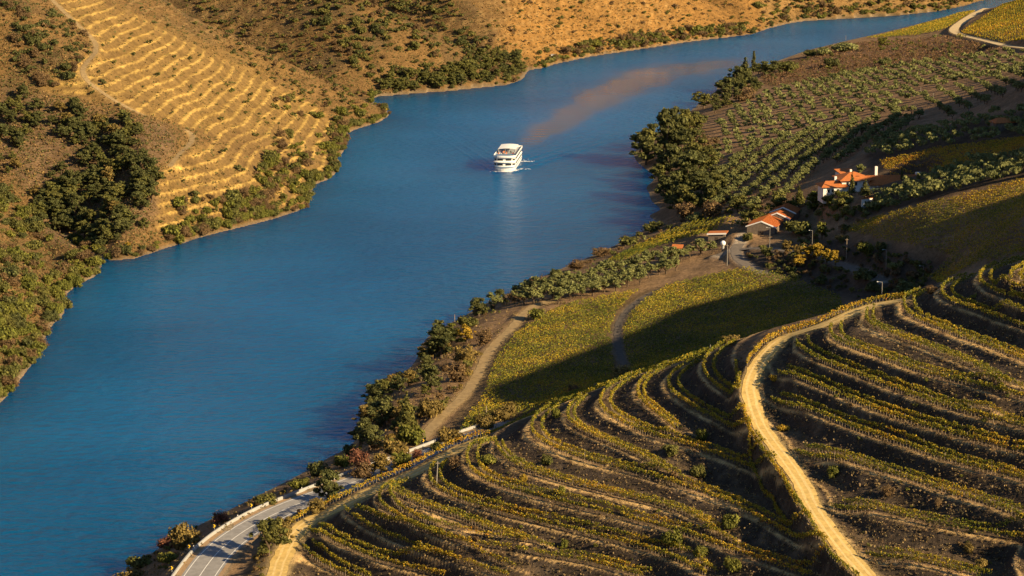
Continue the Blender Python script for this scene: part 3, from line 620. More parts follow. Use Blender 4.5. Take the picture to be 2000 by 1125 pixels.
def low_crown(seed):
    rng = np.random.default_rng(seed); V, C = [], []
    for c, r in shrub_clumps(rng, 5):
        d = rng.normal(size=(22, 3)); d /= np.linalg.norm(d, axis=1)[:, None]; d[:, 2] = np.abs(d[:, 2]) * .9 - .1
        v, f = leaf_quads(np.array(c) + d * np.array(r) * rng.uniform(.7, 1.05, (22, 1)), .10, rng, d, .6); V.append(v); C.append(np.repeat(np.stack([rng.uniform(.6, 1.3, 22), rng.uniform(0, 1, 22)], 1), 4, 0))
    return np.concatenate(V), np.concatenate(C)
LOWS = [low_crown(700 + i) for i in range(6)]
LEAFCOL = {'dark': ((.078, .092, .030), (.145, .142, .044)), 'green': ((.105, .118, .032), (.20, .18, .045)), 'lush': ((.12, .14, .026), (.24, .22, .04)), 'brown': ((.14, .09, .045), (.24, .155, .07)), 'olive': ((.165, .185, .062), (.275, .275, .10)), 'tawny': ((.17, .13, .04), (.30, .21, .06))}
def merged(name, items, label, cat, ztop=0.0):
    """plants too many to be told apart, joined: items = (mat, x, y, z, h, w)"""
    Vs, Cs = [], []
    for mat, x, y, z, h, w in items:
        v, c = LOWS[random.randrange(6)]; a = random.uniform(0, 6.283); ca, sa = math.cos(a), math.sin(a); k = w / 1.05; kz = h / .68
        Vs.append(np.stack([x + k * (v[:, 0] * ca - v[:, 1] * sa), y + k * (v[:, 0] * sa + v[:, 1] * ca), z + kz * v[:, 2] * (1 - ztop) + h * ztop], 1))
        c0, c1 = np.array(LEAFCOL[mat]); t = np.clip(c[:, 1:2] * .6 + random.uniform(0, .5), 0, 1); Cs.append((c0 * (1 - t) + c1 * t) * c[:, :1])
    V = np.concatenate(Vs); F = np.arange(len(V)).reshape(-1, 4)
    return tag(link(name, new_mesh(name, V, F.astype(np.int32), M_VINE, False, {'Col': np.concatenate(Cs)})), label, cat, None, 'stuff')
def NV(kind): return 2 if kind in ('conifer', 'cypress') else 7
def plant(kind, mat, x, y, z, h, w, name, label, cat, group=None, rng=random):
    """h, w in metres"""
    i = rng.randrange(NV(kind)); rz = rng.uniform(0, 6.283)
    kx = w / {'shrub': 1.05, 'tree': .86, 'olive': .96, 'twiggy': 1.1, 'conifer': .56, 'cypress': .18}[kind]; kz = h / {'shrub': .68, 'twiggy': .85}.get(kind, 1.0)
    if kind in ('shrub', 'twiggy'):
        o = link(name, shaped(kind, i, mat), None, (x, y, z - .06 * h), rz, (kx, kx, kz)); return tag(o, label, cat, group)
    o = link(name, None, None, (x, y, z), rz, (kx, kx, kz)); o.empty_display_size = .2; tag(o, label, cat, group)
    link('trunk', TRUNKS[kind, i], o); link('crown', shaped(kind, i, mat), o)
    return o

# ------------------------------------------------------------------ vines
VCOL = np.array([(.085, .115, .018), (.19, .20, .026), (.40, .32, .032), (.60, .39, .036), (.48, .20, .03), (.32, .085, .03)])
def vine_colors(n, x, y, rng, warm=0.0, leaves=1):
    base = 1.55 + 1.5 * fbm(x / 9, y / 9, 3, 5) + 1.0 * fbm(x / 45, y / 45, 2, 6) + warm
    t = np.repeat(base, leaves) + rng.normal(0, .75, n * leaves); t = np.clip(t, 0, 4.99)
    i = t.astype(int); f = (t - i)[:, None]; c = VCOL[i] * (1 - f) + VCOL[i + 1] * f
    return c * rng.uniform(.65, 1.25, (n * leaves, 1))
def vine_foliage(name, X, Y, Z, TX, TY, rng, per=34, size=.165, hw=.33, z0=.55, z1=1.75, warm=0.0):
    n = len(X); N_ = n * per; vig = np.repeat(rng.uniform(.72, 1.15, n), per)
    a = rng.uniform(-.62, .62, N_); b = rng.normal(0, hw * .55, N_); h = z0 + (z1 - z0) * np.sqrt(rng.uniform(0, 1, N_)) * vig
    b *= 1.15 - .35 * (h - z0) / (z1 - z0)
    TXr, TYr = np.repeat(TX, per), np.repeat(TY, per)
    P = np.stack([np.repeat(X, per) + TXr * a - TYr * b, np.repeat(Y, per) + TYr * a + TXr * b, np.repeat(Z, per) + h], 1)
    out = np.stack([-TYr * np.sign(b), TXr * np.sign(b), .5 + 0 * b], 1); out /= np.linalg.norm(out, axis=1)[:, None]
    V, F = leaf_quads(P, size, rng, out, .45, .8)
    C = np.repeat(vine_colors(n, X, Y, rng, warm, per), 4, 0)
    return new_mesh(name, V, F.astype(np.int32), M_VINE, False, {'Col': C})
def vine_stems(name, X, Y, Z, rng):
    """trunks and trellis posts of one row"""
    n = len(X); V = []; F = []
    r = np.where(np.arange(n) % 6 == 0, .05, .04); h = np.where(np.arange(n) % 6 == 0, 1.85, .8)
    ang = np.array([0, 2.094, 4.189])
    off = np.stack([np.cos(ang), np.sin(ang)], 1)
    B = np.stack([X[:, None] + off[None, :, 0] * r[:, None], Y[:, None] + off[None, :, 1] * r[:, None], (Z - .15)[:, None] + 0 * off[None, :, 0]], -1)
    T = B.copy(); T[..., 2] += h[:, None] + .15
    V = np.concatenate([B, T], 1).reshape(-1, 3); base = (np.arange(n) * 6)[:, None]
    F = np.concatenate([base + np.array(q) for q in ([0, 1, 4, 3], [1, 2, 5, 4], [2, 0, 3, 5])])
    return new_mesh(name, V, F.astype(np.int32), M_WOOD)
CLEAR = np.minimum.reduce([m - WAYS[nm][1] for nm, m in WAYMASK.items()])
def way_clear(x, y, pad=.6): return lookup(CLEAR, x, y) > pad
def uphill(x, y):
    e = 2.5; gx = lookup(ZB, x + e, y) - lookup(ZB, x - e, y); gy = lookup(ZB, x, y + e) - lookup(ZB, x, y - e)
    l = np.hypot(gx, gy) + 1e-9; return gx / l, gy / l
def frame(P):
    T = np.gradient(P[:, :2], axis=0); T /= np.linalg.norm(T, axis=1)[:, None]; return T, np.stack([-T[:, 1], T[:, 0]], 1)
ROWS = []            # world polylines for the vine rows, with where they stand
_ord = ['lowest', 'second lowest', 'third lowest', 'fourth', 'fifth', 'sixth', 'seventh', 'eighth', 'ninth', 'tenth', 'eleventh', 'twelfth', 'thirteenth', 'fourteenth', 'fifteenth']
lc = rc = 0
rightlines = sorted([k for k, (lv, p) in enumerate(TERR) if p[-1][0] > 1700 or (p[0][0] > 1600)], key=lambda k: TERR[k][0])
for k, (lv, pts) in enumerate(TERR):
    p = resample(smooth_line(resample(pts, 10), 4), 6); x, y = unproject(p[:, 0], p[:, 1], LEVEL0 + STEP * lv)
    W = resample(np.stack([x, y], 1), .95)
    if k in rightlines: where = '%s terrace right of the dirt track' % _ord[min(rightlines.index(k), 14)]
    else: where = '%s terrace left of the dirt track' % _ord[min(lc, 14)]; lc += 1
    for nm, d in (('outer', .75), ('inner', 3.1)):
        if nm == 'inner' and lv % 1: d = 2.2
        gx, gy = uphill(W[:, 0], W[:, 1]); Q = np.stack([W[:, 0] + gx * d, W[:, 1] + gy * d], 1)
        ROWS.append((resample(smooth_line(Q, 8), .95), '%s vine row of the %s' % (nm, where), 0.25 if lv < 8 else 0.0))
EXTRA = [
 ([(1462,716),(1475,692),(1500,670),(1532,651)], 'short golden vine row inside the bend of the dirt track', .8),
 ([(1470,722),(1486,696),(1512,672)], 'short vine row nearest the sandy bend of the dirt track', .6),
 ([(1437,708),(1438,730),(1443,755),(1450,775)], 'short vine row beside the wide sandy fork of the track', .6),
 ([(1475,848),(1510,888),(1536,925)], 'vine row hugging the left side of the track, upper stretch', .2),
 ([(1534,948),(1558,982),(1580,1018),(1600,1050),(1614,1074)], 'vine row hugging the left side of the track, middle stretch', .1),
 ([(1618,1085),(1650,1112),(1675,1130)], 'vine row hugging the left side of the track, bottom stretch', 0),
 ([(524,1125),(532,1092),(545,1062),(562,1040)], 'thin yellow vine row on the outer edge of the lower dirt track', 1.0),
]
for pts, lab, warm in EXTRA:
    p = resample(pts, 6); x, y, z = cast(p[:, 0], p[:, 1] + 4); W = np.stack([x, y], 1)[~np.isnan(y)]
    ROWS.append((resample(smooth_line(W, 3), .95), lab, warm))
def along(nm, u0, u1, off, lab, warm):
    P, w = WAYS[nm]; T, Nn = frame(P); q = P[:, :2] + Nn * off; pu, pv = project(P[:, 0], P[:, 1], P[:, 2]); m = (pu > u0) & (pu < u1) & (np.arange(len(P)) > len(P) * .25)
    ROWS.append((resample(smooth_line(q[m], 3), .8), lab, warm))
along('track_low', 585, 960, 3.3, 'golden vine row between the asphalt road and the lower dirt track', 1.3)
along('track_main', 1475, 1790, 3.1, 'golden vine row along the valley edge of the upper dirt track', 1.0)
along('track_main', 1500, 1790, 5.0, 'second vine row along the valley edge of the upper dirt track', .8)
vrng = np.random.default_rng(11)
for W, lab, warm in ROWS:
    if len(W) < 5: continue
    T = np.gradient(W, axis=0); T /= np.linalg.norm(T, axis=1)[:, None] + 1e-9
    ok = way_clear(W[:, 0], W[:, 1], .45) & (vrng.uniform(size=len(W)) > .05)
    X, Y = W[ok, 0], W[ok, 1]
    if len(X) < 4: continue
    Z = lookup(ZT, X, Y); o = link('vine_row', None, None, (float(X[0]), float(Y[0]), float(Z[0]))); o.empty_display_size = .3
    tag(o, lab, 'vines', 'rows of vines on the terraced hillside')
    x0, y0, z0 = o.location
    link('vine_leaves', vine_foliage('vine_leaves', X - x0, Y - y0, Z - z0, T[ok, 0], T[ok, 1], vrng, warm=warm), o)
    tag(link('vine_stems', vine_stems('vine_stems', X - x0, Y - y0, Z - z0, vrng), o), kind='stuff')
FIELDS = [
 ('vineyard_flat', [(905,830),(935,790),(950,760),(962,722),(978,692),(1010,652),(1070,614),(1130,592),(1250,568),(1225,590),(1202,615),(1192,645),(1195,680),(1203,760),(1150,790),(1060,830),(960,870),(890,880)], 'yellow green flat vineyard between the river path and the dark middle path', (.55, .84), -.35),
 ('vineyard_flat', [(1226,712),(1218,670),(1218,645),(1230,617),(1255,592),(1300,562),(1420,533),(1475,526),(1545,546),(1638,582),(1660,625),(1550,660),(1440,700),(1330,740),(1225,768)], 'flat vineyard right of the dark middle path, half in the hill shadow', (.55, .84), -.35),
 ('vineyard_flat', [(1185,514),(1230,490),(1300,456),(1370,431),(1430,427),(1442,440),(1385,456),(1330,471),(1270,489),(1215,514)], 'small green riverside vineyard in front of the orange roofed shed', (.3, .95), -.5),
 ('vineyard_slope', [(1640,452),(1700,432),(1800,404),(1900,380),(2000,354),(2080,337),(2080,475),(2000,495),(1900,520),(1835,555),(1812,548),(1860,505),(1780,482),(1690,464)], 'sunlit strip of vineyard on the spur right of the farm buildings', (.75, -.66), .5),
 ('vineyard_far', [(1690,76),(1760,60),(1830,40),(1890,22),(1925,5),(1905,22),(1868,46),(1840,60),(1790,70)], 'narrow far vineyard between the river and the pale track', (.6, .8), .1),
 ('vineyard_hill', [(1865,72),(1915,38),(1990,-10),(2080,-20),(2080,92),(2000,80),(1950,86),(1900,74)], 'striped brown vineyard on the hill corner above the pale track', (.98, -.2), .4),
 ('vineyard_plot', [(1720,318),(1830,292),(2080,262),(2080,285),(1850,332),(1740,350)], 'dark reddish vine plot in the shade behind the farmhouse', (.9, -.4), 1.2),
]
fr = np.random.default_rng(12)
for nm, poly, lab, dirv, warm in FIELDS:
    pl = np.array(poly, float); cx, cy, cz = cast(pl[:, 0], pl[:, 1]); g = ~np.isnan(cy)
    d = np.array(dirv) / np.hypot(*dirv); nrm = np.array((-d[1], d[0])); c0 = np.array((cx[g].mean(), cy[g].mean()))
    rel = np.stack([cx[g], cy[g]], 1) - c0; s0, s1 = (rel @ d).min() - 25, (rel @ d).max() + 25; t0, t1 = (rel @ nrm).min() - 25, (rel @ nrm).max() + 25
    far = 'far' in nm or 'hill' in nm; rs, vs_ = (4.0, 1.6) if far else (2.1, 1.05)
    S, T_ = np.meshgrid(np.arange(s0, s1, vs_), np.arange(t0, t1, rs)); S = S.ravel() + fr.uniform(-.15, .15, S.size); T_ = T_.ravel() + fr.uniform(-.12, .12, T_.size)
    X = c0[0] + S * d[0] + T_ * nrm[0]; Y = c0[1] + S * d[1] + T_ * nrm[1]; Z = lookup(ZT, X, Y)
    u, v = project(X, Y, Z); ok = in_poly(u, v, poly) & (Z > 2) & way_clear(X, Y, .3) & (fr.uniform(size=len(X)) > .05)
    if nm == 'vineyard_flat': ok &= (Z < 40) & (lookup(MT, X, Y) < .25) & (Y > 560)
    X, Y, Z = X[ok], Y[ok], Z[ok]; n = len(X)
    print(nm, n)
    me = vine_foliage(nm, X, Y, Z, np.full(n, d[0]), np.full(n, d[1]), fr, 9 if far else 20, .36 if far else .185, .42, .35, 1.5, warm)
    tag(link(nm, me), lab, 'vineyard', None, 'stuff')
# ------------------------------------------------------------------ shrubs and trees, left bank
prng = random.Random(5); nrng = np.random.default_rng(5)
def sample_poly(poly, n, thin=None):
    p = np.array(poly, float); u = nrng.uniform(p[:, 0].min(), p[:, 0].max(), n * 12); v = nrng.uniform(p[:, 1].min(), p[:, 1].max(), n * 12)
    ok = in_poly(u, v, poly); u, v = u[ok][:n * 2], v[ok][:n * 2]
    return u[:n], v[:n]
def clumpy(u, v, s, keep):
    """keep the points where a patchy pattern is dense"""
    k = fbm(u / s, v / s, 3, 33) + nrng.normal(0, .12, len(u)); o = np.argsort(-k)[:int(len(u) * keep)]; return u[o], v[o]
def scatter(poly, n, kinds, hr, name, label, cat, group, left_side=True, patch=None, wfac=1.25, minz=.6, pad=.4):
    u, v = sample_poly(poly, int(n / (patch or 1)))
    if patch: u, v = clumpy(u, v, 60, patch)
    x, y, z = cast(u, v); c = 0; wc = way_clear(np.nan_to_num(x), np.nan_to_num(y, nan=500.0), pad)
    for i in range(len(u)):
        if np.isnan(y[i]) or z[i] < minz: continue
        if not wc[i]: continue
        kind, mat, lb2 = prng.choices([k[:3] for k in kinds], [k[3] for k in kinds])[0]
        h = prng.uniform(*hr) * (prng.uniform(.8, 1.25) if prng.random() < .8 else 1.35); w = h * prng.uniform(wfac * .85, wfac * 1.25)
        PEND.append((h * w / y[i] ** 2, kind, mat, float(x[i]), float(y[i]), float(z[i]), h, w, name if kind != 'twiggy' else 'dry_shrub', lb2 + ' ' + label, cat, lb2 + ' ' + group, label)); c += 1
    return c
cnt = {}; PEND = []
cnt['A'] = scatter([(-90,350),(30,375),(85,400),(110,470),(190,515),(122,572),(122,612),(60,700),(0,785),(-90,850)], 330, [('shrub','green','green rounded shrub',5),('shrub','dark','dark green shrub',3),('shrub','lush','yellow green shrub',5),('twiggy','brown','dry brown shrub',2)], (2.2, 4.6), 'shrub', 'on the near spur at the left edge', 'shrub', 'shrubs on the near spur', patch=.75)
cnt['G'] = scatter([(0,205),(60,192),(190,228),(275,252),(290,300),(275,330),(300,420),(200,500),(90,470),(60,380),(0,330)], 165, [('tree','dark','dark evergreen oak',6),('tree','green','lighter green oak',4),('tree','tawny','tawny oak',1)], (3.2, 6.2), 'oak_tree', 'in the shaded gully beside the golden terraces', 'tree', 'trees in the gully', patch=.7, wfac=1.0, pad=3.0)
cnt['G1'] = scatter([(85,380),(150,365),(300,330),(310,425),(270,470),(180,480),(110,455)], 60, [('tree','dark','tall dark evergreen oak',5),('tree','green','tall leafy oak',4)], (4.5, 7.5), 'oak_tree', 'crowding the mouth of the creek', 'tree', 'trees at the creek mouth', wfac=.95)
cnt['G2'] = scatter([(-60,-30),(90,10),(165,65),(178,105),(130,165),(50,180),(-60,200)], 200, [('shrub','dark','dark green shrub',6),('twiggy','brown','dry brown shrub',3)], (1.6, 4.0), 'shrub', 'on the brown slope at the top left corner', 'shrub', 'shrubs at the top left corner', patch=.6)
cnt['B'] = scatter(POLY_TERR_L, 105, [('shrub','dark','small dark green shrub',6),('shrub','green','small green shrub',3)], (1.3, 2.6), 'shrub', 'dotted over the golden terraces', 'shrub', 'shrubs on the golden terraces')
cnt['B2'] = scatter([(330,-30),(560,-30),(640,110),(735,205),(690,235),(640,215),(540,170),(430,90)], 330, [('shrub','green','green shrub',4),('shrub','dark','dark green shrub',3),('twiggy','brown','dry brown shrub',3)], (1.5, 3.0), 'shrub', 'on the brown crest behind the golden terraces', 'shrub', 'shrubs on the brown crest')
cnt['B3'] = scatter([(330,480),(470,440),(595,402),(608,365),(652,335),(660,300),(676,258),(755,224),(690,205),(640,235),(570,180),(530,200),(545,290),(470,370),(350,400),(320,450)], 235, [('shrub','lush','yellow green shrub',4),('shrub','green','leafy green shrub',4),('twiggy','brown','greyish dry shrub',2)], (2.4, 4.8), 'shrub', 'on the lower slope of the terraced spur', 'shrub', 'shrubs on the lower terraced spur', patch=.7)
cnt['C'] = scatter([(745,180),(1022,152),(1000,105),(900,30),(862,-30),(560,-30),(640,90),(725,165)], 520, [('shrub','green','green shrub',5),('shrub','dark','dark green shrub',3),('twiggy','brown','dry brown shrub',1.5)], (2.2, 4.6), 'shrub', 'on the bushy hill across the river', 'shrub', 'shrubs on the bushy hill', patch=.8)
cnt['C2'] = scatter([(745,186),(1024,156),(1010,120),(960,110),(870,140),(760,160)], 90, [('tree','green','rounded green tree',5),('tree','dark','dark green tree',3)], (4.2, 6.5), 'riverside_tree', 'at the foot of the bushy hill', 'tree', 'trees at the foot of the bushy hill', wfac=1.05)
cnt['D'] = scatter([(1032,128),(1250,90),(1470,60),(1460,-30),(880,-30),(960,80)], 240, [('shrub','green','small green shrub',5),('twiggy','brown','small dry shrub',3)], (1.4, 3.0), 'shrub', 'on the far orange hill', 'shrub', 'shrubs on the far orange hill')
cnt['D2'] = scatter([(1050,131),(1080,122),(1250,93),(1400,72),(1472,64),(1450,50),(1380,55),(1250,70),(1130,92),(1100,105)], 240, [('shrub','green','green shrub',5),('shrub','lush','yellow green shrub',2),('twiggy','brown','grey brown shrub',3)], (2.6, 5.0), 'shrub', 'along the shore below the orange hill', 'shrub', 'shrubs on the far shore', patch=.75)
cnt['E'] = scatter([(1482,58),(1570,36),(1750,27),(1890,5),(1880,-25),(1480,-25)], 260, [('shrub','green','green shrub',5),('twiggy','brown','grey brown shrub',3),('shrub','lush','yellow green shrub',1)], (2.5, 5.5), 'shrub', 'on the farthest bank at the top', 'shrub', 'shrubs on the farthest bank')
cap = {'shrub': 285, 'dry_shrub': 150, 'oak_tree': 290, 'riverside_tree': 200}; used = {}; REST = {}
for p in sorted(PEND, key=lambda p: -p[0]):
    nm = p[8]; used[nm] = used.get(nm, 0) + 1
    if used[nm] <= cap[nm]: plant(*p[1:12], prng)
    else: REST.setdefault(p[12], []).append((p[2],) + p[3:8])
for lab, items in REST.items(): merged('scattered_shrubs', items, 'many small shrubs ' + lab, 'shrubs')
# the belt of bigger shrubs right on the water
LF = LEFT.astype(float); shl = resample(SHL[::1], 4.0); stn = np.gradient(shl, axis=0); stn /= np.linalg.norm(stn, axis=1)[:, None]
for q, tn in zip(shl, stn):
    for sg in (1, -1):
        nx, ny = -tn[1] * sg, tn[0] * sg
        if lookup(LF, q[0] + nx * 6, q[1] + ny * 6) > .5: break
    else: continue
    of = prng.uniform(-.7, 3.0); x = np.array([q[0] + nx * of]); y = np.array([q[1] + ny * of]); z = np.maximum(lookup(ZT, x, y), .05); u, v = (float(t_) for t_ in project(q[0], q[1], 0.0))
    if not (-40 < u < 1930) or y[0] > 2300 or (105 < u < 150 and 440 < v < 470): continue
    if prng.random() < (.04 if v > 200 else .55) or z[0] > 12: continue
    mat, lb2 = prng.choices([('lush', 'yellow green'), ('green', 'leafy green'), ('dark', 'dark green'), ('brown', 'dry brown')], [4, 4, 1.5, 1.5])[0]
    h = prng.choice((prng.uniform(1.9, 3.4), prng.uniform(3.0, 5.8))) * (1 if v > 240 else .85)
    where = 'on the left bank waterline nearest the viewer' if v > 470 else 'on the waterline below the terraced spur' if v > 210 else 'on the distant waterline'
    plant('twiggy' if mat == 'brown' else 'shrub', mat, float(x[0]), float(y[0]), float(z[0]), h, h * 1.2, 'waterside_shrub', '%s shrub %s' % (lb2, where), 'shrub', '%s shrubs %s' % (lb2, where), prng)
x, y, z = cast(250, 482); plant('shrub', 'gold', float(x[0]), float(y[0]), float(z[0]), 2.6, 2.8, 'waterside_shrub', 'bright yellow shrub at the creek mouth near the water', 'shrub', None, prng)
x, y, z = cast(750, 217); plant('shrub', 'gold', float(x[0]), float(y[0]), float(z[0]), 3.0, 4.2, 'waterside_shrub', 'yellow shrub at the very tip of the terraced spur', 'shrub', None, prng)
print('left', cnt)
# low dry scrub and grass tufts nobody could count
def tufts(name, poly, n, size, cols, label, h=.5, per=4, side_left=True):
    p = np.array(poly, float); u = nrng.uniform(p[:, 0].min(), p[:, 0].max(), n * 3); v = nrng.uniform(p[:, 1].min(), p[:, 1].max(), n * 3)
    ok = in_poly(u, v, poly); u, v = u[ok][:n], v[ok][:n]; x, y, z = cast(u, v); ok = ~np.isnan(y) & (z > .8)
    ok[ok] &= way_clear(x[ok], y[ok], .2); ok &= ~((lookup(MTL, np.nan_to_num(x), np.nan_to_num(y, nan=500)) > .5) & (nrng.uniform(size=len(u)) > .2)); x, y, z = x[ok], y[ok], z[ok]; k = len(x)
    q = nrng.uniform(.5, 1.5, k); P = np.repeat(np.stack([x, y, z], 1), per, 0); qq = np.repeat(q, per)
    P[:, :2] += nrng.normal(0, .35, (len(P), 2)) * qq[:, None] * size / .3; P[:, 2] += nrng.uniform(.05, h, len(P)) * qq
    V, F = leaf_quads(P, size * qq, nrng, np.array([[0, -.5, .8]]), .4, .8)
    ci = nrng.integers(0, len(cols), k); c = np.repeat(np.array(cols)[ci], per, 0) * nrng.uniform(.7, 1.25, (k * per, 1))
    tag(link(name, new_mesh(name, V, F.astype(np.int32), M_VINE, False, {'Col': np.repeat(c, 4, 0)})), label, 'scrub', None, 'stuff')
DRY = [(.20, .13, .055), (.26, .17, .07), (.15, .135, .045), (.11, .115, .035), (.32, .21, .08), (.14, .14, .05)]
tufts('dry_scrub', [(-60,-30),(880,-30),(1000,100),(1020,150),(740,185),(760,222),(600,400),(215,505),(195,515),(0,780),(-60,800)], 36000, .32, DRY, 'low dry scrub and grass covering the left bank slopes')
tufts('dry_scrub', [(880,-30),(1480,-30),(1900,-10),(1480,62),(1250,93),(1035,130)], 5000, .42, [(.36, .22, .07), (.26, .16, .06), (.14, .11, .045)], 'low dry scrub on the far orange slopes')
tufts('dry_grass', [(560,1130),(720,960),(1000,850),(1400,690),(1700,600),(2000,510),(2080,520),(2080,1140)], 15000, .17, [(.26, .19, .09), (.17, .125, .06), (.11, .09, .045), (.20, .13, .07), (.34, .24, .11)], 'sparse dry grass and stones on the terrace banks', .3, 3)
tufts('dry_grass', [(240,1125),(480,975),(690,890),(720,790),(830,660),(1000,570),(1290,430),(1420,420),(1300,520),(1000,640),(880,790),(740,900),(520,1010),(330,1125)], 6000, .22, [(.30, .21, .09), (.16, .13, .05), (.20, .14, .06)], 'dry grass on the river bank beside the road and path', .5)
tufts('dry_brush', [(1480,145),(1650,85),(1850,70),(1960,98),(1800,125),(1500,170)], 5200, .36, [(.19, .11, .055), (.24, .14, .07), (.13, .10, .04)], 'brown brush on the rise beyond the olive grove', .8)

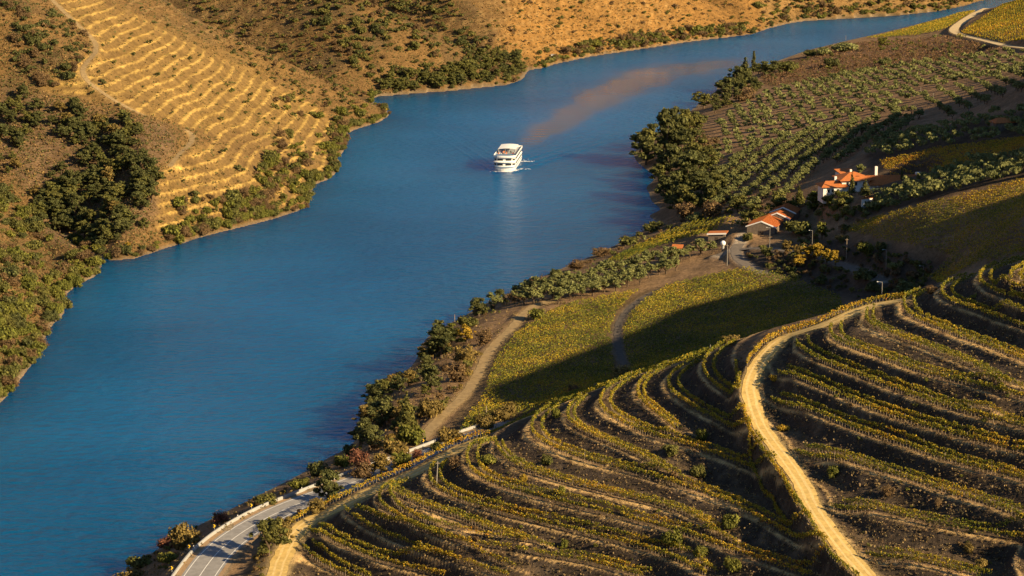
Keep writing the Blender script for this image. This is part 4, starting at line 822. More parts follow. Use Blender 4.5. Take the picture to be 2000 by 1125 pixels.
# ------------------------------------------------------------------ right bank: named trees and shrubs
def put(kind, mat, u, v, hpx, wpx, name, label, cat='tree', group=None):
    x, y, z = cast(u, v)
    if np.isnan(y[0]): return None
    D = math.hypot(float(x[0]), float(y[0]), CAM_H - float(z[0])); k = D / FPX
    return plant(kind, mat, float(x[0]), float(y[0]), max(.05, float(z[0])), hpx * k, wpx * k, name, label, cat, group, prng)
SHR = [ # kind, material, base u, base v, height px, width px, label
 ('shrub','tawny',362,1068,58,62,'large tawny shrub between the river and the road bend'),
 ('twiggy','red',330,1072,34,44,'low reddish shrub under the large tawny shrub'),
 ('shrub','green',268,1112,34,52,'grey green shrub at the bottom left river edge'),
 ('shrub','lush',328,1100,28,40,'bright green low shrub beside the lowest chevron sign'),
 ('shrub','tawny',255,1135,30,60,'tawny shrub in the bottom left corner by the water'),
 ('twiggy','red',432,1022,34,36,'small reddish shrub behind the road parapet'),
 ('shrub','green',520,985,28,46,'low green shrub behind the parapet between two chevron signs'),
 ('twiggy','brown',497,992,20,26,'small brown shrub behind the parapet'),
 ('shrub','lush',585,955,28,44,'yellow green shrub behind the parapet near the large roadside tree'),
 ('shrub','dark',625,928,34,50,'dark green shrub on the river bank above the road'),
 ('shrub','lush',668,912,30,36,'yellow green shrub next to the pinkish shrub by the road'),
 ('twiggy','red',702,915,42,50,'pinkish brown feathery shrub between the road and the river'),
 ('shrub','dark',680,890,30,32,'nearly black shrub at the water below the pinkish shrub'),
 ('tree','dark',640,985,68,60,'dark bushy tree on the inner edge of the asphalt road'),
 ('shrub','tawny',618,1000,30,40,'tawny undergrowth below the dark roadside tree'),
 ('tree','green',525,1085,76,72,'large dark green bushy tree inside the road bend'),
 ('tree','tawny',560,1062,58,44,'lighter olive tree behind the large bushy tree in the bend'),
 ('tree','tawny',745,930,46,58,'feathery tawny tree between the road and the golden vine row'),
 ('twiggy','brown',705,935,40,44,'bare brown shrub beside the feathery tawny tree'),
 ('shrub','lush',785,912,34,44,'yellow green shrub beside the far stretch of road'),
 ('shrub','green',852,880,22,24,'small round green shrub at the far end of the road'),
 ('twiggy','red',815,898,26,26,'thin reddish shrub leaning on the far road rail'),
 ('shrub','tawny',876,862,30,52,'tawny rounded shrub on the far side of the road'),
 ('twiggy','tawny',945,835,34,48,'tawny shrub by the leaning pole above the shaded vineyard'),
 ('twiggy','tawny',985,822,40,60,'feathery pale tawny shrub above the terrace noses'),
 ('shrub','lush',1085,815,24,24,'small yellow shrub at the tip of the ninth terrace'),
 ('twiggy','brown',1120,770,24,26,'small bare shrub standing alone before the shaded vineyard'),
 ('twiggy','tawny',1218,740,28,60,'pale tawny shrub where the dark middle path ends'),
 ('twiggy','tawny',1430,672,22,40,'pale rounded shrub on the crest left of the sandy bend'),
 ('twiggy','brown',885,915,36,34,'brown feathery shrub at the nose of the sixth terrace'),
 ('shrub','lush',955,905,22,34,'bright yellow green shrub inside the seventh terrace nose'),
 ('shrub','gold',1022,942,22,14,'small orange tuft on the bank of the eighth terrace'),
 ('shrub','lush',1097,966,24,17,'small green broom shrub in the middle of the terraces'),
 ('shrub','lush',1103,1070,24,17,'small green broom shrub low in the middle of the terraces'),
 ('shrub','green',1067,908,26,22,'grey green shrub under the ninth terrace row'),
 ('shrub','lush',1370,860,28,28,'round bright broom shrub left of the track'),
 ('shrub','green',1310,888,24,36,'grey green shrubs below the eleventh terrace row'),
 ('shrub','green',1362,932,34,34,'grey green shrub clump left of the track'),
 ('shrub','lush',1425,1034,40,40,'large yellow green broom shrub in the lower terraces'),
 ('shrub','lush',1315,1062,38,42,'yellow green broom shrub at the bottom of the terraces'),
 ('shrub','lush',1370,1088,28,30,'green broom shrub near the bottom of the terraces'),
 ('shrub','lush',1432,1118,40,34,'tall green broom shrub at the bottom edge'),
 ('shrub','lush',1627,932,26,30,'round green shrub just right of the track'),
 ('twiggy','brown',1735,970,26,28,'pale bare shrub on the bank right of the track'),
 ('twiggy','brown',1833,990,22,18,'small pinkish bare shrub on the right hand bank'),
 ('shrub','gold',1530,840,14,24,'yellow weeds beside the track'),
 ('shrub','gold',1510,745,16,18,'yellow weeds at the edge of the sandy fork'),
 ('shrub','tawny',1915,1110,26,30,'tawny weeds near the bottom right corner'),
 ('shrub','tawny',1890,1080,26,24,'tawny weeds under the lowest right hand row'),
 ('twiggy','brown',1818,575,22,28,'pale shrub at the nose of an upper terrace'),
 # river bank between road and grove
 ('tree','dark',722,880,64,60,'dark tree overhanging the water just above the road'),
 ('tree','dark',752,835,62,64,'dark spreading tree at the steep river bank'),
 ('tree','dark',735,800,52,52,'dark leaning tree jutting over the river'),
 ('conifer','green',795,845,84,52,'pointed green conifer on the river bank'),
 ('shrub','lush',800,868,52,56,'yellow green shrub at the foot of the conifer'),
 ('shrub','tawny',770,890,40,60,'tawny undergrowth between road and dark trees'),
 ('shrub','tawny',842,815,46,56,'tawny shrub beside the riverside path, lower bend'),
 ('twiggy','brown',890,745,46,58,'brown shrub beside the riverside path'),
 ('twiggy','tawny',910,712,44,54,'tan shrub left of the riverside path'),
 ('tree','dark',840,770,60,58,'dark tree above the water by the path bend'),
 ('tree','dark',862,700,62,60,'dark green tree at the waterside below the olive trees'),
 ('tree','green',880,680,42,50,'green tree behind the yellow poplar by the water'),
 ('tree','gold',912,670,40,34,'bright yellow poplar by the riverside path'),
 ('tree','lush',878,665,34,36,'yellow green tree beside the bright poplar'),
 ('twiggy','brown',945,672,34,42,'brown shrub at the top bend of the riverside path'),
 ('tree','dark',935,618,38,44,'dark tree on the bank at the end of the olive trees'),
 ('shrub','green',915,640,30,40,'green shrub over the water below the olive trees'),
 ('tree','olive',965,605,34,36,'olive tree by itself above the water'),
 ('twiggy','brown',1005,590,24,38,'brown shrub behind the waterside olive trees'),
 ('shrub','dark',975,580,18,24,'small dark shrub at the waterline by the olives'),
 ('twiggy','brown',1045,560,24,44,'brown brush on the bank behind the olive trees'),
 ('shrub','dark',1085,540,20,28,'dark shrub on the bank by the small pole'),
 ('twiggy','brown',1130,525,22,46,'brown brush on the bank further up the river'),
 ('shrub','green',1225,478,22,50,'green shrub on the bank by the small vineyard'),
 ('twiggy','brown',1175,500,20,44,'dry brush on the bank beside the small vineyard'),
 ('shrub','green',1275,452,22,44,'green shrub at the corner of the small vineyard'),
 ('shrub','lush',1045,622,26,44,'green bush at the corner of the flat vineyard'),
 # grove on the point
 ('tree','dark',1302,300,92,74,'tall dark eucalyptus on the wooded point, the highest crown'),
 ('tree','dark',1262,322,60,56,'dark tree at the river tip of the wooded point'),
 ('tree','dark',1270,290,48,46,'dark tree behind the river tip of the wooded point'),
 ('tree','green',1340,270,60,52,'green tree beside the tall eucalyptus'),
 ('tree','dark',1312,345,62,66,'broad dark tree in the middle of the wooded point'),
 ('tree','dark',1345,372,78,80,'largest dark tree in front on the wooded point'),
 ('tree','green',1375,345,60,60,'green tree on the land side of the wooded point'),
 ('tree','dark',1300,395,64,58,'dark tree overhanging the small bay'),
 ('twiggy','brown',1375,300,44,64,'brown leafless tree on the wooded point'),
 ('tree','dark',1325,415,56,60,'dark tree at the lower end of the wooded point'),
 ('twiggy','brown',1340,425,36,50,'brown shrub below the wooded point'),
 ('twiggy','brown',1388,425,40,56,'grey brown shrub by the small vineyard edge'),
 ('shrub','olive',1360,432,22,36,'silvery shrub by the small vineyard'),
 ('twiggy','tawny',1440,345,26,36,'orange brown tree among the lower olives'),
 ('tree','green',1375,212,36,48,'green tree on the shore upstream of the wooded point'),
 ('tree','dark',1418,195,44,44,'dark tree by the water near the cypress'),
 ('tree','dark',1440,175,46,44,'dark tree under the tall cypress'),
 ('conifer','dark',1455,170,58,48,'dark conifer left of the tall cypress'),
 ('cypress','dark',1472,142,42,13,'tall slim cypress standing out against the river'),
 ('tree','dark',1495,150,30,40,'dark tree right of the tall cypress'),
 ('twiggy','brown',1460,195,26,50,'brown brush below the cypress'),
 ('shrub','green',1540,138,22,50,'grey green brush on the shore beyond the cypress'),
 ('shrub','olive',1605,108,20,40,'olive green shrub on the far shore'),
 ('shrub','olive',1650,100,22,60,'row of grey green shrubs on the far shore'),
 ('tree','lush',1722,95,22,30,'bright green tree on the rise above the far shore'),
 ('shrub','green',1580,110,16,40,'low green brush along the far shore'),
 ('shrub','dark',1625,130,20,34,'dark shrub in the brown brush'),
 ('shrub','dark',1730,128,18,34,'dark shrub above the olive grove'),
 # around the farm
 ('conifer','dark',1663,382,48,18,'tall dark cypress in front of the farmhouse'),
 ('conifer','dark',1690,385,34,30,'dark fir in the farmhouse garden'),
 ('shrub','lush',1645,385,16,30,'yellow green shrub in the farmhouse garden'),
 ('shrub','green',1620,395,22,36,'green garden shrub at the house corner'),
 ('cypress','dark',1761,352,22,7,'slim cypress behind the long red roof'),
 ('tree','lush',1590,412,40,42,'yellow green tree below the farmhouse'),
 ('conifer','lush',1548,418,36,26,'light green conifer behind the red barn'),
 ('tree','green',1520,420,46,50,'green tree behind the red barn'),
 ('conifer','green',1560,405,44,30,'dark green conifer left of the yellow green tree'),
 ('tree','green',1470,440,40,48,'leafy green tree between barn and small vineyard'),
 ('tree','green',1440,415,38,40,'green fruit tree above the small vineyard'),
 ('shrub','green',1652,400,20,50,'grey green hedge below the farmhouse'),
 ('tree','olive',1680,345,24,24,'olive tree behind the farmhouse roof'),
 ('tree','lush',1605,468,34,32,'bright green round tree right of the barn'),
 ('shrub','tawny',1645,470,14,40,'tawny grass mound beside the bright green tree'),
 ('tree','tawny',1538,495,26,24,'young yellow tree at the head of the farm road'),
 ('tree','tawny',1560,500,24,24,'second young yellow tree along the farm road'),
 ('tree','gold',1578,508,28,30,'third young yellow tree along the farm road'),
 ('tree','gold',1595,505,30,32,'fullest young yellow tree along the farm road'),
 ('tree','gold',1615,514,28,26,'fifth young yellow tree along the farm road'),
 ('tree','gold',1631,518,30,26,'last young yellow tree along the farm road'),
 ('tree','gold',1562,520,22,26,'yellow tree below the farm road'),
 ('shrub','lush',1692,495,26,40,'green bush beside the tall lamp post in the shade'),
 ('shrub','dark',1720,490,24,30,'dark bush right of the green bush by the lamp post'),
 ('shrub','dark',1770,575,34,60,'dark bush in the gully below the terraces'),
 ('shrub','dark',1690,545,26,50,'dark bush at the end of the farm road'),
 ('shrub','green',1500,500,14,20,'small round tree on the farm road verge'),
 ('shrub','green',1460,470,20,24,'green shrub by the barn wall'),
 ('shrub','green',1560,455,30,70,'dark ivy hedge against the barn'),
]
for t in SHR:
    nm = {'shrub': 'shrub', 'twiggy': 'shrub', 'tree': 'tree', 'conifer': 'conifer_tree', 'cypress': 'cypress_tree'}[t[0]]
    if t[0] == 'tree' and t[1] == 'olive': nm = 'olive_tree'
    put(t[0] if t[1] != 'olive' or t[0] != 'tree' else 'olive', t[1], *t[2:6], nm, t[6], 'shrub' if nm == 'shrub' else 'tree')
PEND = []
R1 = [('tree','dark','dark green tree',5),('tree','green','green tree',4)]
scatter([(1245,315),(1262,275),(1310,215),(1345,225),(1385,250),(1395,330),(1400,400),(1330,425),(1300,395),(1275,360)], 40, R1, (6.5, 11), 'grove_tree', 'in the dense wood on the river point', 'tree', 'trees in the wood on the point', wfac=.95)
scatter([(700,885),(715,800),(760,750),(830,700),(860,645),(900,640),(880,720),(850,780),(800,830),(760,890)], 34, R1 + [('tree','tawny','tawny tree',4)], (3.0, 5.6), 'bank_tree', 'on the steep bank between path and river', 'tree', 'trees on the steep river bank', wfac=1.0)
scatter([(1390,215),(1420,165),(1500,138),(1520,150),(1470,200),(1400,235)], 24, R1, (4, 7), 'grove_tree', 'in the shore wood under the cypress', 'tree', 'trees in the shore wood', wfac=1.0)
for p in PEND: plant(*p[1:12], prng)
PEND = []
R2 = [('shrub','green','',4),('shrub','dark','',3),('twiggy','brown','',4),('shrub','olive','',1.5)]
scatter([(1480,148),(1560,115),(1660,88),(1850,68),(1965,100),(1850,125),(1700,135),(1520,170)], 150, R2, (1.2, 2.8), 'shrub', 'in the brown brush above the far shore', '', '')
scatter([(900,620),(1000,575),(1120,520),(1290,440),(1380,425),(1300,470),(1180,510),(1060,565),(960,620)], 80, R2, (1.0, 2.4), 'shrub', 'along the bank from the olives to the point', '', '')
scatter([(480,1130),(515,1050),(600,998),(640,990),(575,1040),(545,1080),(530,1130)], 60, [('twiggy','tawny','',3),('twiggy','brown','',2),('shrub','green','',3),('shrub','lush','',1)], (.6, 1.5), 'shrub', 'between the asphalt road and the lower track', '', '', pad=.8)
scatter([(1440,510),(1530,478),(1640,470),(1780,500),(1850,530),(1760,585),(1650,580),(1550,545)], 150, [('shrub','dark','',4),('shrub','green','',3),('twiggy','brown','',1)], (1.0, 2.6), 'shrub', 'filling the dark hollow below the farm', '', '')
scatter([(1420,440),(1480,400),(1560,395),(1620,400),(1600,440),(1650,440),(1700,430),(1640,470),(1560,480),(1500,520),(1600,560),(1700,580),(1800,560),(1850,520),(1720,500),(1620,490),(1560,470)], 120, R2, (1.2, 3.0), 'shrub', 'in the shaded hollow around the farm', '', '')
scatter([(1360,420),(1400,330),(1440,350),(1430,420)], 36, R2, (1.5, 3.2), 'shrub', 'under the lower olive rows', '', '')
scatter([(700,900),(830,840),(900,780),(950,690),(920,690),(860,780),(780,850),(690,885)], 46, [('twiggy','tawny','',4),('twiggy','brown','',3),('shrub','green','',2)], (1.2, 3.0), 'shrub', 'between the riverside path and the bank trees', '', '')
scatter([(320,1120),(420,1025),(600,945),(690,905),(640,915),(520,975),(400,1020),(280,1090)], 40, [('twiggy','tawny','',3),('twiggy','brown','',3),('shrub','green','',3)], (.8, 1.6), 'shrub', 'on the river side of the parapet', '', '', pad=2.5)
scatter([(600,1100),(900,900),(1300,760),(1500,690),(1900,580),(2050,600),(2050,1120),(1300,1120)], 120, [('shrub','lush','',2),('twiggy','brown','',4),('shrub','green','',3)], (.4, 1.1), 'shrub', 'weeds on the terrace banks', '', '')
scatter([(1600,398),(1650,402),(1715,398),(1735,405),(1690,430),(1600,434),(1590,415)], 60, [('shrub','dark','',1),('shrub','green','',4),('shrub','olive','',3),('shrub','lush','',1)], (1.2, 2.8), 'shrub', 'in the terraced garden below the farmhouse', '', '')
REST = {}
for p in PEND: REST.setdefault(p[12], []).append((p[2],) + p[3:8])
for lab, items in REST.items(): merged('undergrowth', items, 'low mixed shrubs ' + lab, 'shrubs')
# ------------------------------------------------------------------ olive trees
def _ordw(i):
    a = ['first', 'second', 'third', 'fourth', 'fifth', 'sixth', 'seventh', 'eighth', 'ninth', 'tenth', 'eleventh', 'twelfth', 'thirteenth', 'fourteenth', 'fifteenth', 'sixteenth', 'seventeenth', 'eighteenth', 'nineteenth']
    t = ['twentieth', 'thirtieth', 'fortieth', 'fiftieth']; 
    if i < 19: return a[i]
    n = i + 1; return t[n // 10 - 2] if n % 10 == 0 else ['twenty', 'thirty', 'forty', 'fifty'][n // 10 - 2] + '-' + a[n % 10 - 1]
OLIVES = []      # (u, v, row name)
def orow(a, b, n, lab):
    n = int(n * 1.3 + .5)
    for i in range(n):
        t = (i + .5) / n; OLIVES.append((a[0] + (b[0] - a[0]) * t + prng.uniform(-3, 3), a[1] + (b[1] - a[1]) * t + prng.uniform(-2, 2), lab, i, n))
# riverside olives, three loose rows
for k, (a, b, n) in enumerate([((1000,588),(1400,492),15), ((1015,598),(1330,528),13), ((1055,600),(1260,555),7)]):
    orow(a, b, n, 'the %s row of riverside olives' % ('water side', 'middle', 'near')[k])
def ogrid(poly, da, db, sr, sa, lab):
    """regular planting: rows sr metres apart, trees sa metres apart along direction da->db (photo pixels)"""
    (x0, x1), (y0, y1), _ = cast([da[0], db[0]], [da[1], db[1]]); d = np.array((x1 - x0, y1 - y0)); d /= np.linalg.norm(d); nv = np.array((-d[1], d[0]))
    pl = np.array(poly, float); cx, cy, _ = cast(pl[:, 0], pl[:, 1]); rel = np.stack([cx - x0, cy - y0], 1); rel = rel[~np.isnan(cy)]
    rows = np.arange((rel @ nv).min(), (rel @ nv).max(), sr)
    for k, r in enumerate(rows):
        a_ = np.arange((rel @ d).min(), (rel @ d).max(), sa); X = x0 + d[0] * a_ + nv[0] * r + nrng.normal(0, .4, len(a_)); Y = y0 + d[1] * a_ + nv[1] * r + nrng.normal(0, .4, len(a_)); Z = lookup(ZT, X, Y)
        u, v = project(X, Y, Z); ok = np.where(in_poly(u, v, poly))[0]; ok = ok[np.argsort(u[ok])]
        for i, j in enumerate(ok):
            if prng.random() < .07: continue
            OGW.append((float(X[j]), float(Y[j]), float(Z[j]), 'the %s row of the %s' % (_ordw(k), lab), i))
OGW = []
ogrid([(1375,418),(1395,345),(1450,300),(1600,252),(1800,228),(1800,250),(1700,292),(1570,350),(1520,405),(1440,428)], (1425,412), (1560,300), 11.5, 5.2, 'lower slanting grove')
ogrid([(1395,330),(1392,262),(1440,212),(1500,182),(1640,152),(1800,128),(1990,102),(2060,110),(2060,140),(1900,160),(1790,182),(1790,226),(1600,248),(1450,296)], (1400,262), (1745,205), 13, 6.4, 'upper level grove')
ogrid([(1700,398),(1760,368),(1900,322),(2090,285),(2090,335),(1900,368),(1780,402),(1690,425)], (1720,392), (1900,340), 5.5, 4.2, 'grove in the hill shadow')
ogrid([(1690,302),(1800,256),(2090,200),(2090,262),(1830,292),(1720,317)], (1720,300), (1950,235), 6.5, 5.0, 'upper grove in the hill shadow')
# young dense rows on the upper right
for k in range(7):
    a = (1795 + 34 * k, 188 - 9 * k); b = (1862 + 34 * k, 232 - 13 * k); orow(a, b, 9, 'the dense young row %s' % ['first from the left', 'second from the left', 'third from the left', 'fourth from the left', 'fifth from the left', 'sixth from the left', 'at the right edge'][k])
ou = np.array([o[0] for o in OLIVES]); ov = np.array([o[1] for o in OLIVES]); ox, oy, oz = cast(ou, ov)
_n = ['first', 'second', 'third', 'fourth', 'fifth', 'sixth', 'seventh', 'eighth', 'ninth', 'tenth', 'eleventh', 'twelfth', 'thirteenth', 'fourteenth', 'fifteenth', 'sixteenth', 'seventeenth', 'eighteenth', 'nineteenth', 'twentieth', 'twenty first', 'twenty second', 'twenty third', 'twenty fourth', 'twenty fifth']
made = 0; rest = []; AL = [(float(ox[i]), float(oy[i]), float(oz[i]), o[2], o[3]) for i, o in enumerate(OLIVES)] + OGW
for x_, y_, z_, lab, k in sorted(AL, key=lambda q: (('shadow' in q[3]), q[1])):
    if np.isnan(y_) or z_ < 1.5 or not way_clear(np.array([x_]), np.array([y_]), .8)[0]: continue
    h = prng.uniform(4.2, 5.7) * (.8 if 'young' in lab else 1) * (1.15 if 'riverside' in lab else 1)
    if made < 298 and 'shadow' not in lab: plant('olive', 'olive', x_, y_, z_, h, h * prng.uniform(1.0, 1.3), 'olive_tree', '%s olive from the left in %s' % (_ordw(k), lab), 'olive tree', 'olive trees on the right bank', prng); made += 1
    else: rest.append((x_, y_, z_, h))
if rest: merged('olive_trees', [('olive', x_, y_, z_ + .25 * h, h * .75, h * 1.1) for x_, y_, z_, h in rest], 'grey green olives filling the far and shaded parts of the grove', 'olive trees')
print('olives', made, len(rest))
# ------------------------------------------------------------------ asphalt road and dirt ways
def ribbon(P, o0, o1, dz, name, mat, parent=None, wob=0.0, cols=1):
    T, Nn = frame(P); n = len(P); rr = np.random.default_rng(3); V = []
    for k in range(cols + 1):
        o = o0 + (o1 - o0) * k / cols; w = (wob * fbm(P[:, 0] / 2.3 + k * 9, P[:, 1] / 2.3, 3, 2 + k) if k in (0, cols) else 0)
        q = P[:, :2] + Nn * (o + w)[:, None] if wob and k in (0, cols) else P[:, :2] + Nn * o
        V.append(np.c_[q, P[:, 2] + dz])
    V = np.stack(V, 1).reshape(-1, 3); c = cols + 1
    F = np.array([(i * c + k, i * c + k + 1, (i + 1) * c + k + 1, (i + 1) * c + k) for i in range(n - 1) for k in range(cols)])[:, ::-1]
    return link(name, new_mesh(name, V, F.astype(np.int32), mat), parent)
M_ASPH = plain('worn_asphalt', (.25, .24, .23), .85, .2, .6, bump=.1); M_PAINT = plain('road_paint', (.75, .74, .70), .6, .08, 2)
M_GRAVEL = plain('brown_gravel', (.30, .20, .11), .95, .3, 2.5, bump=.4); M_CONC = plain('pale_concrete', (.31, .31, .30), .8, .1, .8)
M_SAND = plain('sandy_track', (.52, .36, .12), .95, .28, .7, bump=.5); M_DUST = plain('grey_dirt_track', (.15, .125, .10), .95, .25, .7, bump=.5); M_PALE = plain('pale_far_track', (.52, .40, .22), .95, .2, .5)
M_DARKDIRT = plain('dark_path_dirt', (.085, .07, .055), .95, .3, .7, bump=.5); M_RUT = plain('packed_wheel_rut', (.62, .45, .19), .95, .2, .9, bump=.3); M_PATH = plain('dull_path_dirt', (.27, .19, .09), .95, .3, .7, bump=.5); RP = WAYS['road'][0]  # first material: a darker brown for the path between the vines
road = ribbon(RP, -4.0, 4.0, .05, 'asphalt_road', M_ASPH, None, 0, 4); tag(road, kind='structure')
for o in (-3.35, 0.0, 3.35): ribbon(RP, o - .085, o + .085, .058, 'painted_line', M_PAINT, road)
tag(ribbon(RP, 4.0, 5.35, .035, 'road_shoulder', M_GRAVEL), kind='structure')
tag(ribbon(RP, -5.0, -4.0, .03, 'road_shoulder', M_GRAVEL, None, .25), kind='structure')
T_, N_ = frame(RP)
par = link('road_parapet', None, None, tuple(RP[0])); tag(par, 'pale concrete parapet along the river side of the asphalt road', 'parapet')
px0, py0, pz0 = RP[0]
def wall_ribbon(o0, o1, z0, z1, name, i0, i1):
    V = []; 
    for i in range(i0, i1 + 1):
        for o, z in ((o0, z0), (o1, z0), (o1, z1), (o0, z1)): V.append((RP[i, 0] + N_[i, 0] * o - px0, RP[i, 1] + N_[i, 1] * o - py0, RP[i, 2] + z - pz0))
    F = []
    for i in range(i1 - i0):
        for k in range(4): F.append((i * 4 + k, i * 4 + (k + 1) % 4, i * 4 + 4 + (k + 1) % 4, i * 4 + 4 + k))
    F += [(3, 2, 1, 0), tuple(len(V) - 4 + k for k in range(4))]
    return link(name, new_mesh(name, V, F, M_CONC), par)
nseg = 4
for i in range(2, len(RP) - nseg - 1, nseg):
    wall_ribbon(5.40, 5.70, -1.6, .8, 'wall_panel', i, i + nseg); 

for nm, mat, lab in (('track_main', M_SAND, 0), ('track_low', M_SAND, 0), ('path_river', M_PATH, 0), ('path_vines', M_DARKDIRT, 0), ('farm_road', M_DUST, 0), ('farm_lane', M_DUST, 0), ('track_far', M_PALE, 0), ('track_hill', M_PATH, 0)):
    P, w = WAYS[nm]; tag(ribbon(P, -w, w, .05, {'path_river': 'dirt_path', 'path_vines': 'dirt_path', 'farm_road': 'farm_road', 'farm_lane': 'farm_road'}.get(nm, 'dirt_track'), mat, None, .55, 4), kind='structure')
for nm in ('track_main', 'track_low'):
    P, w = WAYS[nm]; par_w = [o for o in COL.objects if o.name.startswith('dirt_track')][0 if nm == 'track_main' else 1]
    for o in (-.8, .8): ribbon(P, o - .26, o + .26, .057, 'wheel_rut', M_RUT, par_w, .28, 2)
# ------------------------------------------------------------------ chevron signs and marker posts
M_STEEL = plain('galvanised_steel', (.45, .46, .47), .5, .1, 3, .6); M_BLACK = plain('sign_black', (.015, .015, .015), .5); M_YEL = plain('sign_yellow', (.85, .52, .02), .5, .04); M_WHITE = plain('white_plastic', (.78, .78, .76), .5, .04)
def road_spot(u, v, off):
    q = RP[:, :2] + N_ * off; z = RP[:, 2]; pu, pv = project(q[:, 0], q[:, 1], z); i = int(np.argmin(np.hypot(pu - u, (pv - v) * .6))); return q[i, 0], q[i, 1], z[i], i
chev = None; SIGNS = [(334,1117,'nearest the bottom edge'),(368,1073,'beside the large tawny shrub'),(417,1033,'in front of the small reddish shrub'),(489,994,'left of the low green shrub behind the parapet'),(557,966,'just left of the dark roadside tree'),(650,934,'peeping out behind the dark roadside tree'),(742,905,'behind the feathery tawny tree'),(826,880,'farthest along, at the small round shrub')]
for k, (u, v, lab) in enumerate(SIGNS):
    x, y, z, i = road_spot(u, v, 6.3); g = float(lookup(ZT, x, y)); o = link('chevron_sign', None, None, (x, y, z - .1), R(10)); tag(o, 'black and yellow chevron road sign ' + lab, 'road sign', 'chevron signs along the bend')
    if chev is None:
        a = MB().tube((0, .03, -2.2), (0, .03, 1.9), .06, .06, 8).mesh('post', M_STEEL); b = MB().box(-.46, .46, -.05, -.01, 1.05, 1.97).mesh('panel', M_BLACK)
        c = MB(); 
        for s_ in (1, -1): c.hexa([(-.26, -.056, 1.51 + .36 * s_), (-.02, -.056, 1.51 + .36 * s_), (.30, -.056, 1.51), (.06, -.056, 1.51)], [(-.26, -.053, 1.51 + .36 * s_), (-.02, -.053, 1.51 + .36 * s_), (.30, -.053, 1.51), (.06, -.053, 1.51)])
        chev = (a, b, c.mesh('chevron_arrow', M_YEL))
    link('post', chev[0], o); p = link('panel', chev[1], o); link('chevron_arrow', chev[2], p)
mk = None
for k, (u, v, lab) in enumerate([(376,1070,'nearest the bottom'),(465,1008,'in the middle of the bend'),(591,955,'left of the dark roadside tree')]):
    x, y, z, i = road_spot(u, v, 6.0); o = link('marker_post', None, None, (x, y, z - .1)); tag(o, 'short white marker post behind the parapet, ' + lab, 'post', 'marker posts on the bend')
    if mk is None: mk = (MB().box(-.09, .09, -.06, .06, -1.5, 1.05).mesh('post', M_WHITE), MB().box(-.095, .095, -.065, .065, 1.051, 1.3).mesh('cap', M_BLACK))
    link('post', mk[0], o); link('cap', mk[1], o)
# ------------------------------------------------------------------ poles and lamp posts
M_POLE = plain('dull_concrete_pole', (.24, .22, .19), .9, .2, 3); M_LAMP = plain('lamp_glass', (.6, .6, .58), .3, .02)
def at_ground(u, v):
    x, y, z = cast(u, v); return float(x[0]), float(y[0]), float(z[0])
def mpx(x, y, z): return math.hypot(x, y, CAM_H - z) / FPX
for u, v, hp, lab in [(1503,484,40,'in front of the red roofed barn'),(1586,486,36,'behind the young yellow trees'),(1730,537,50,'tallest one in the shaded hollow'),(1803,541,22,'small one beside the pale gully wall'),(1722,586,36,'just above the golden vine row')]:
    x, y, z = at_ground(u, v); h = hp * mpx(x, y, z); o = link('lamp_post', None, None, (x, y, z)); tag(o, 'grey lamp post, ' + lab, 'lamp post', 'lamp posts around the farm')
    MB().tube((0, 0, -.3), (0, 0, h), .11, .07, 8).build('pole', M_POLE, o); MB().tube((0, 0, h - .1), (-1.1, 0, h + .1), .05, .04).build('arm', M_STEEL, o); MB().ball((-1.2, 0, h + .02), (.24, .2, .12)).build('lamp_head', M_LAMP, o)
for u, v, hp, lab in [(1653,505,40,'in the sun right of the young yellow trees'),(1420,519,42,'beside the round white tank'),(1438,441,16,'at the corner of the small vineyard'),(1609,408,16,'below the farmhouse garden'),(1798,182,12,'at the top of the young olive rows'),(1822,200,18,'among the young olive rows, left'),(1892,233,26,'at the shadow edge of the young olives'),(1937,264,27,'in the shade on the right hillside'),(822,718,18,'over the water by the dark bank trees'),(950,812,20,'brown one by the tawny shrub above the road'),(788,883,14,'behind the road parapet'),(852,953,54,'tall leaning one at the nose of the terraces'),(1059,545,10,'tiny one on the river bank'),(1652,78,10,'stubby one on the far shore'),(888,628,14,'behind the yellow poplar'),(1387,691,18,'slim one on the crest by the pale shrub')]:
    x, y, z = at_ground(u, v); h = hp * mpx(x, y, z); o = link('utility_pole', None, None, (x, y, z)); tag(o, 'utility pole, ' + lab, 'pole', 'utility poles on the right bank')
    ln = .06 if 'leaning' in lab else 0; MB().tube((0, 0, -.3), (ln * h, 0, h), .15, .10, 7).build('pole', M_WOOD if prng.random() < .5 else M_POLE, o)
    if hp > 30: MB().box(ln * h - .5, ln * h + .5, -.06, .06, h - .5, h - .38).build('crossarm', M_WOOD, o)
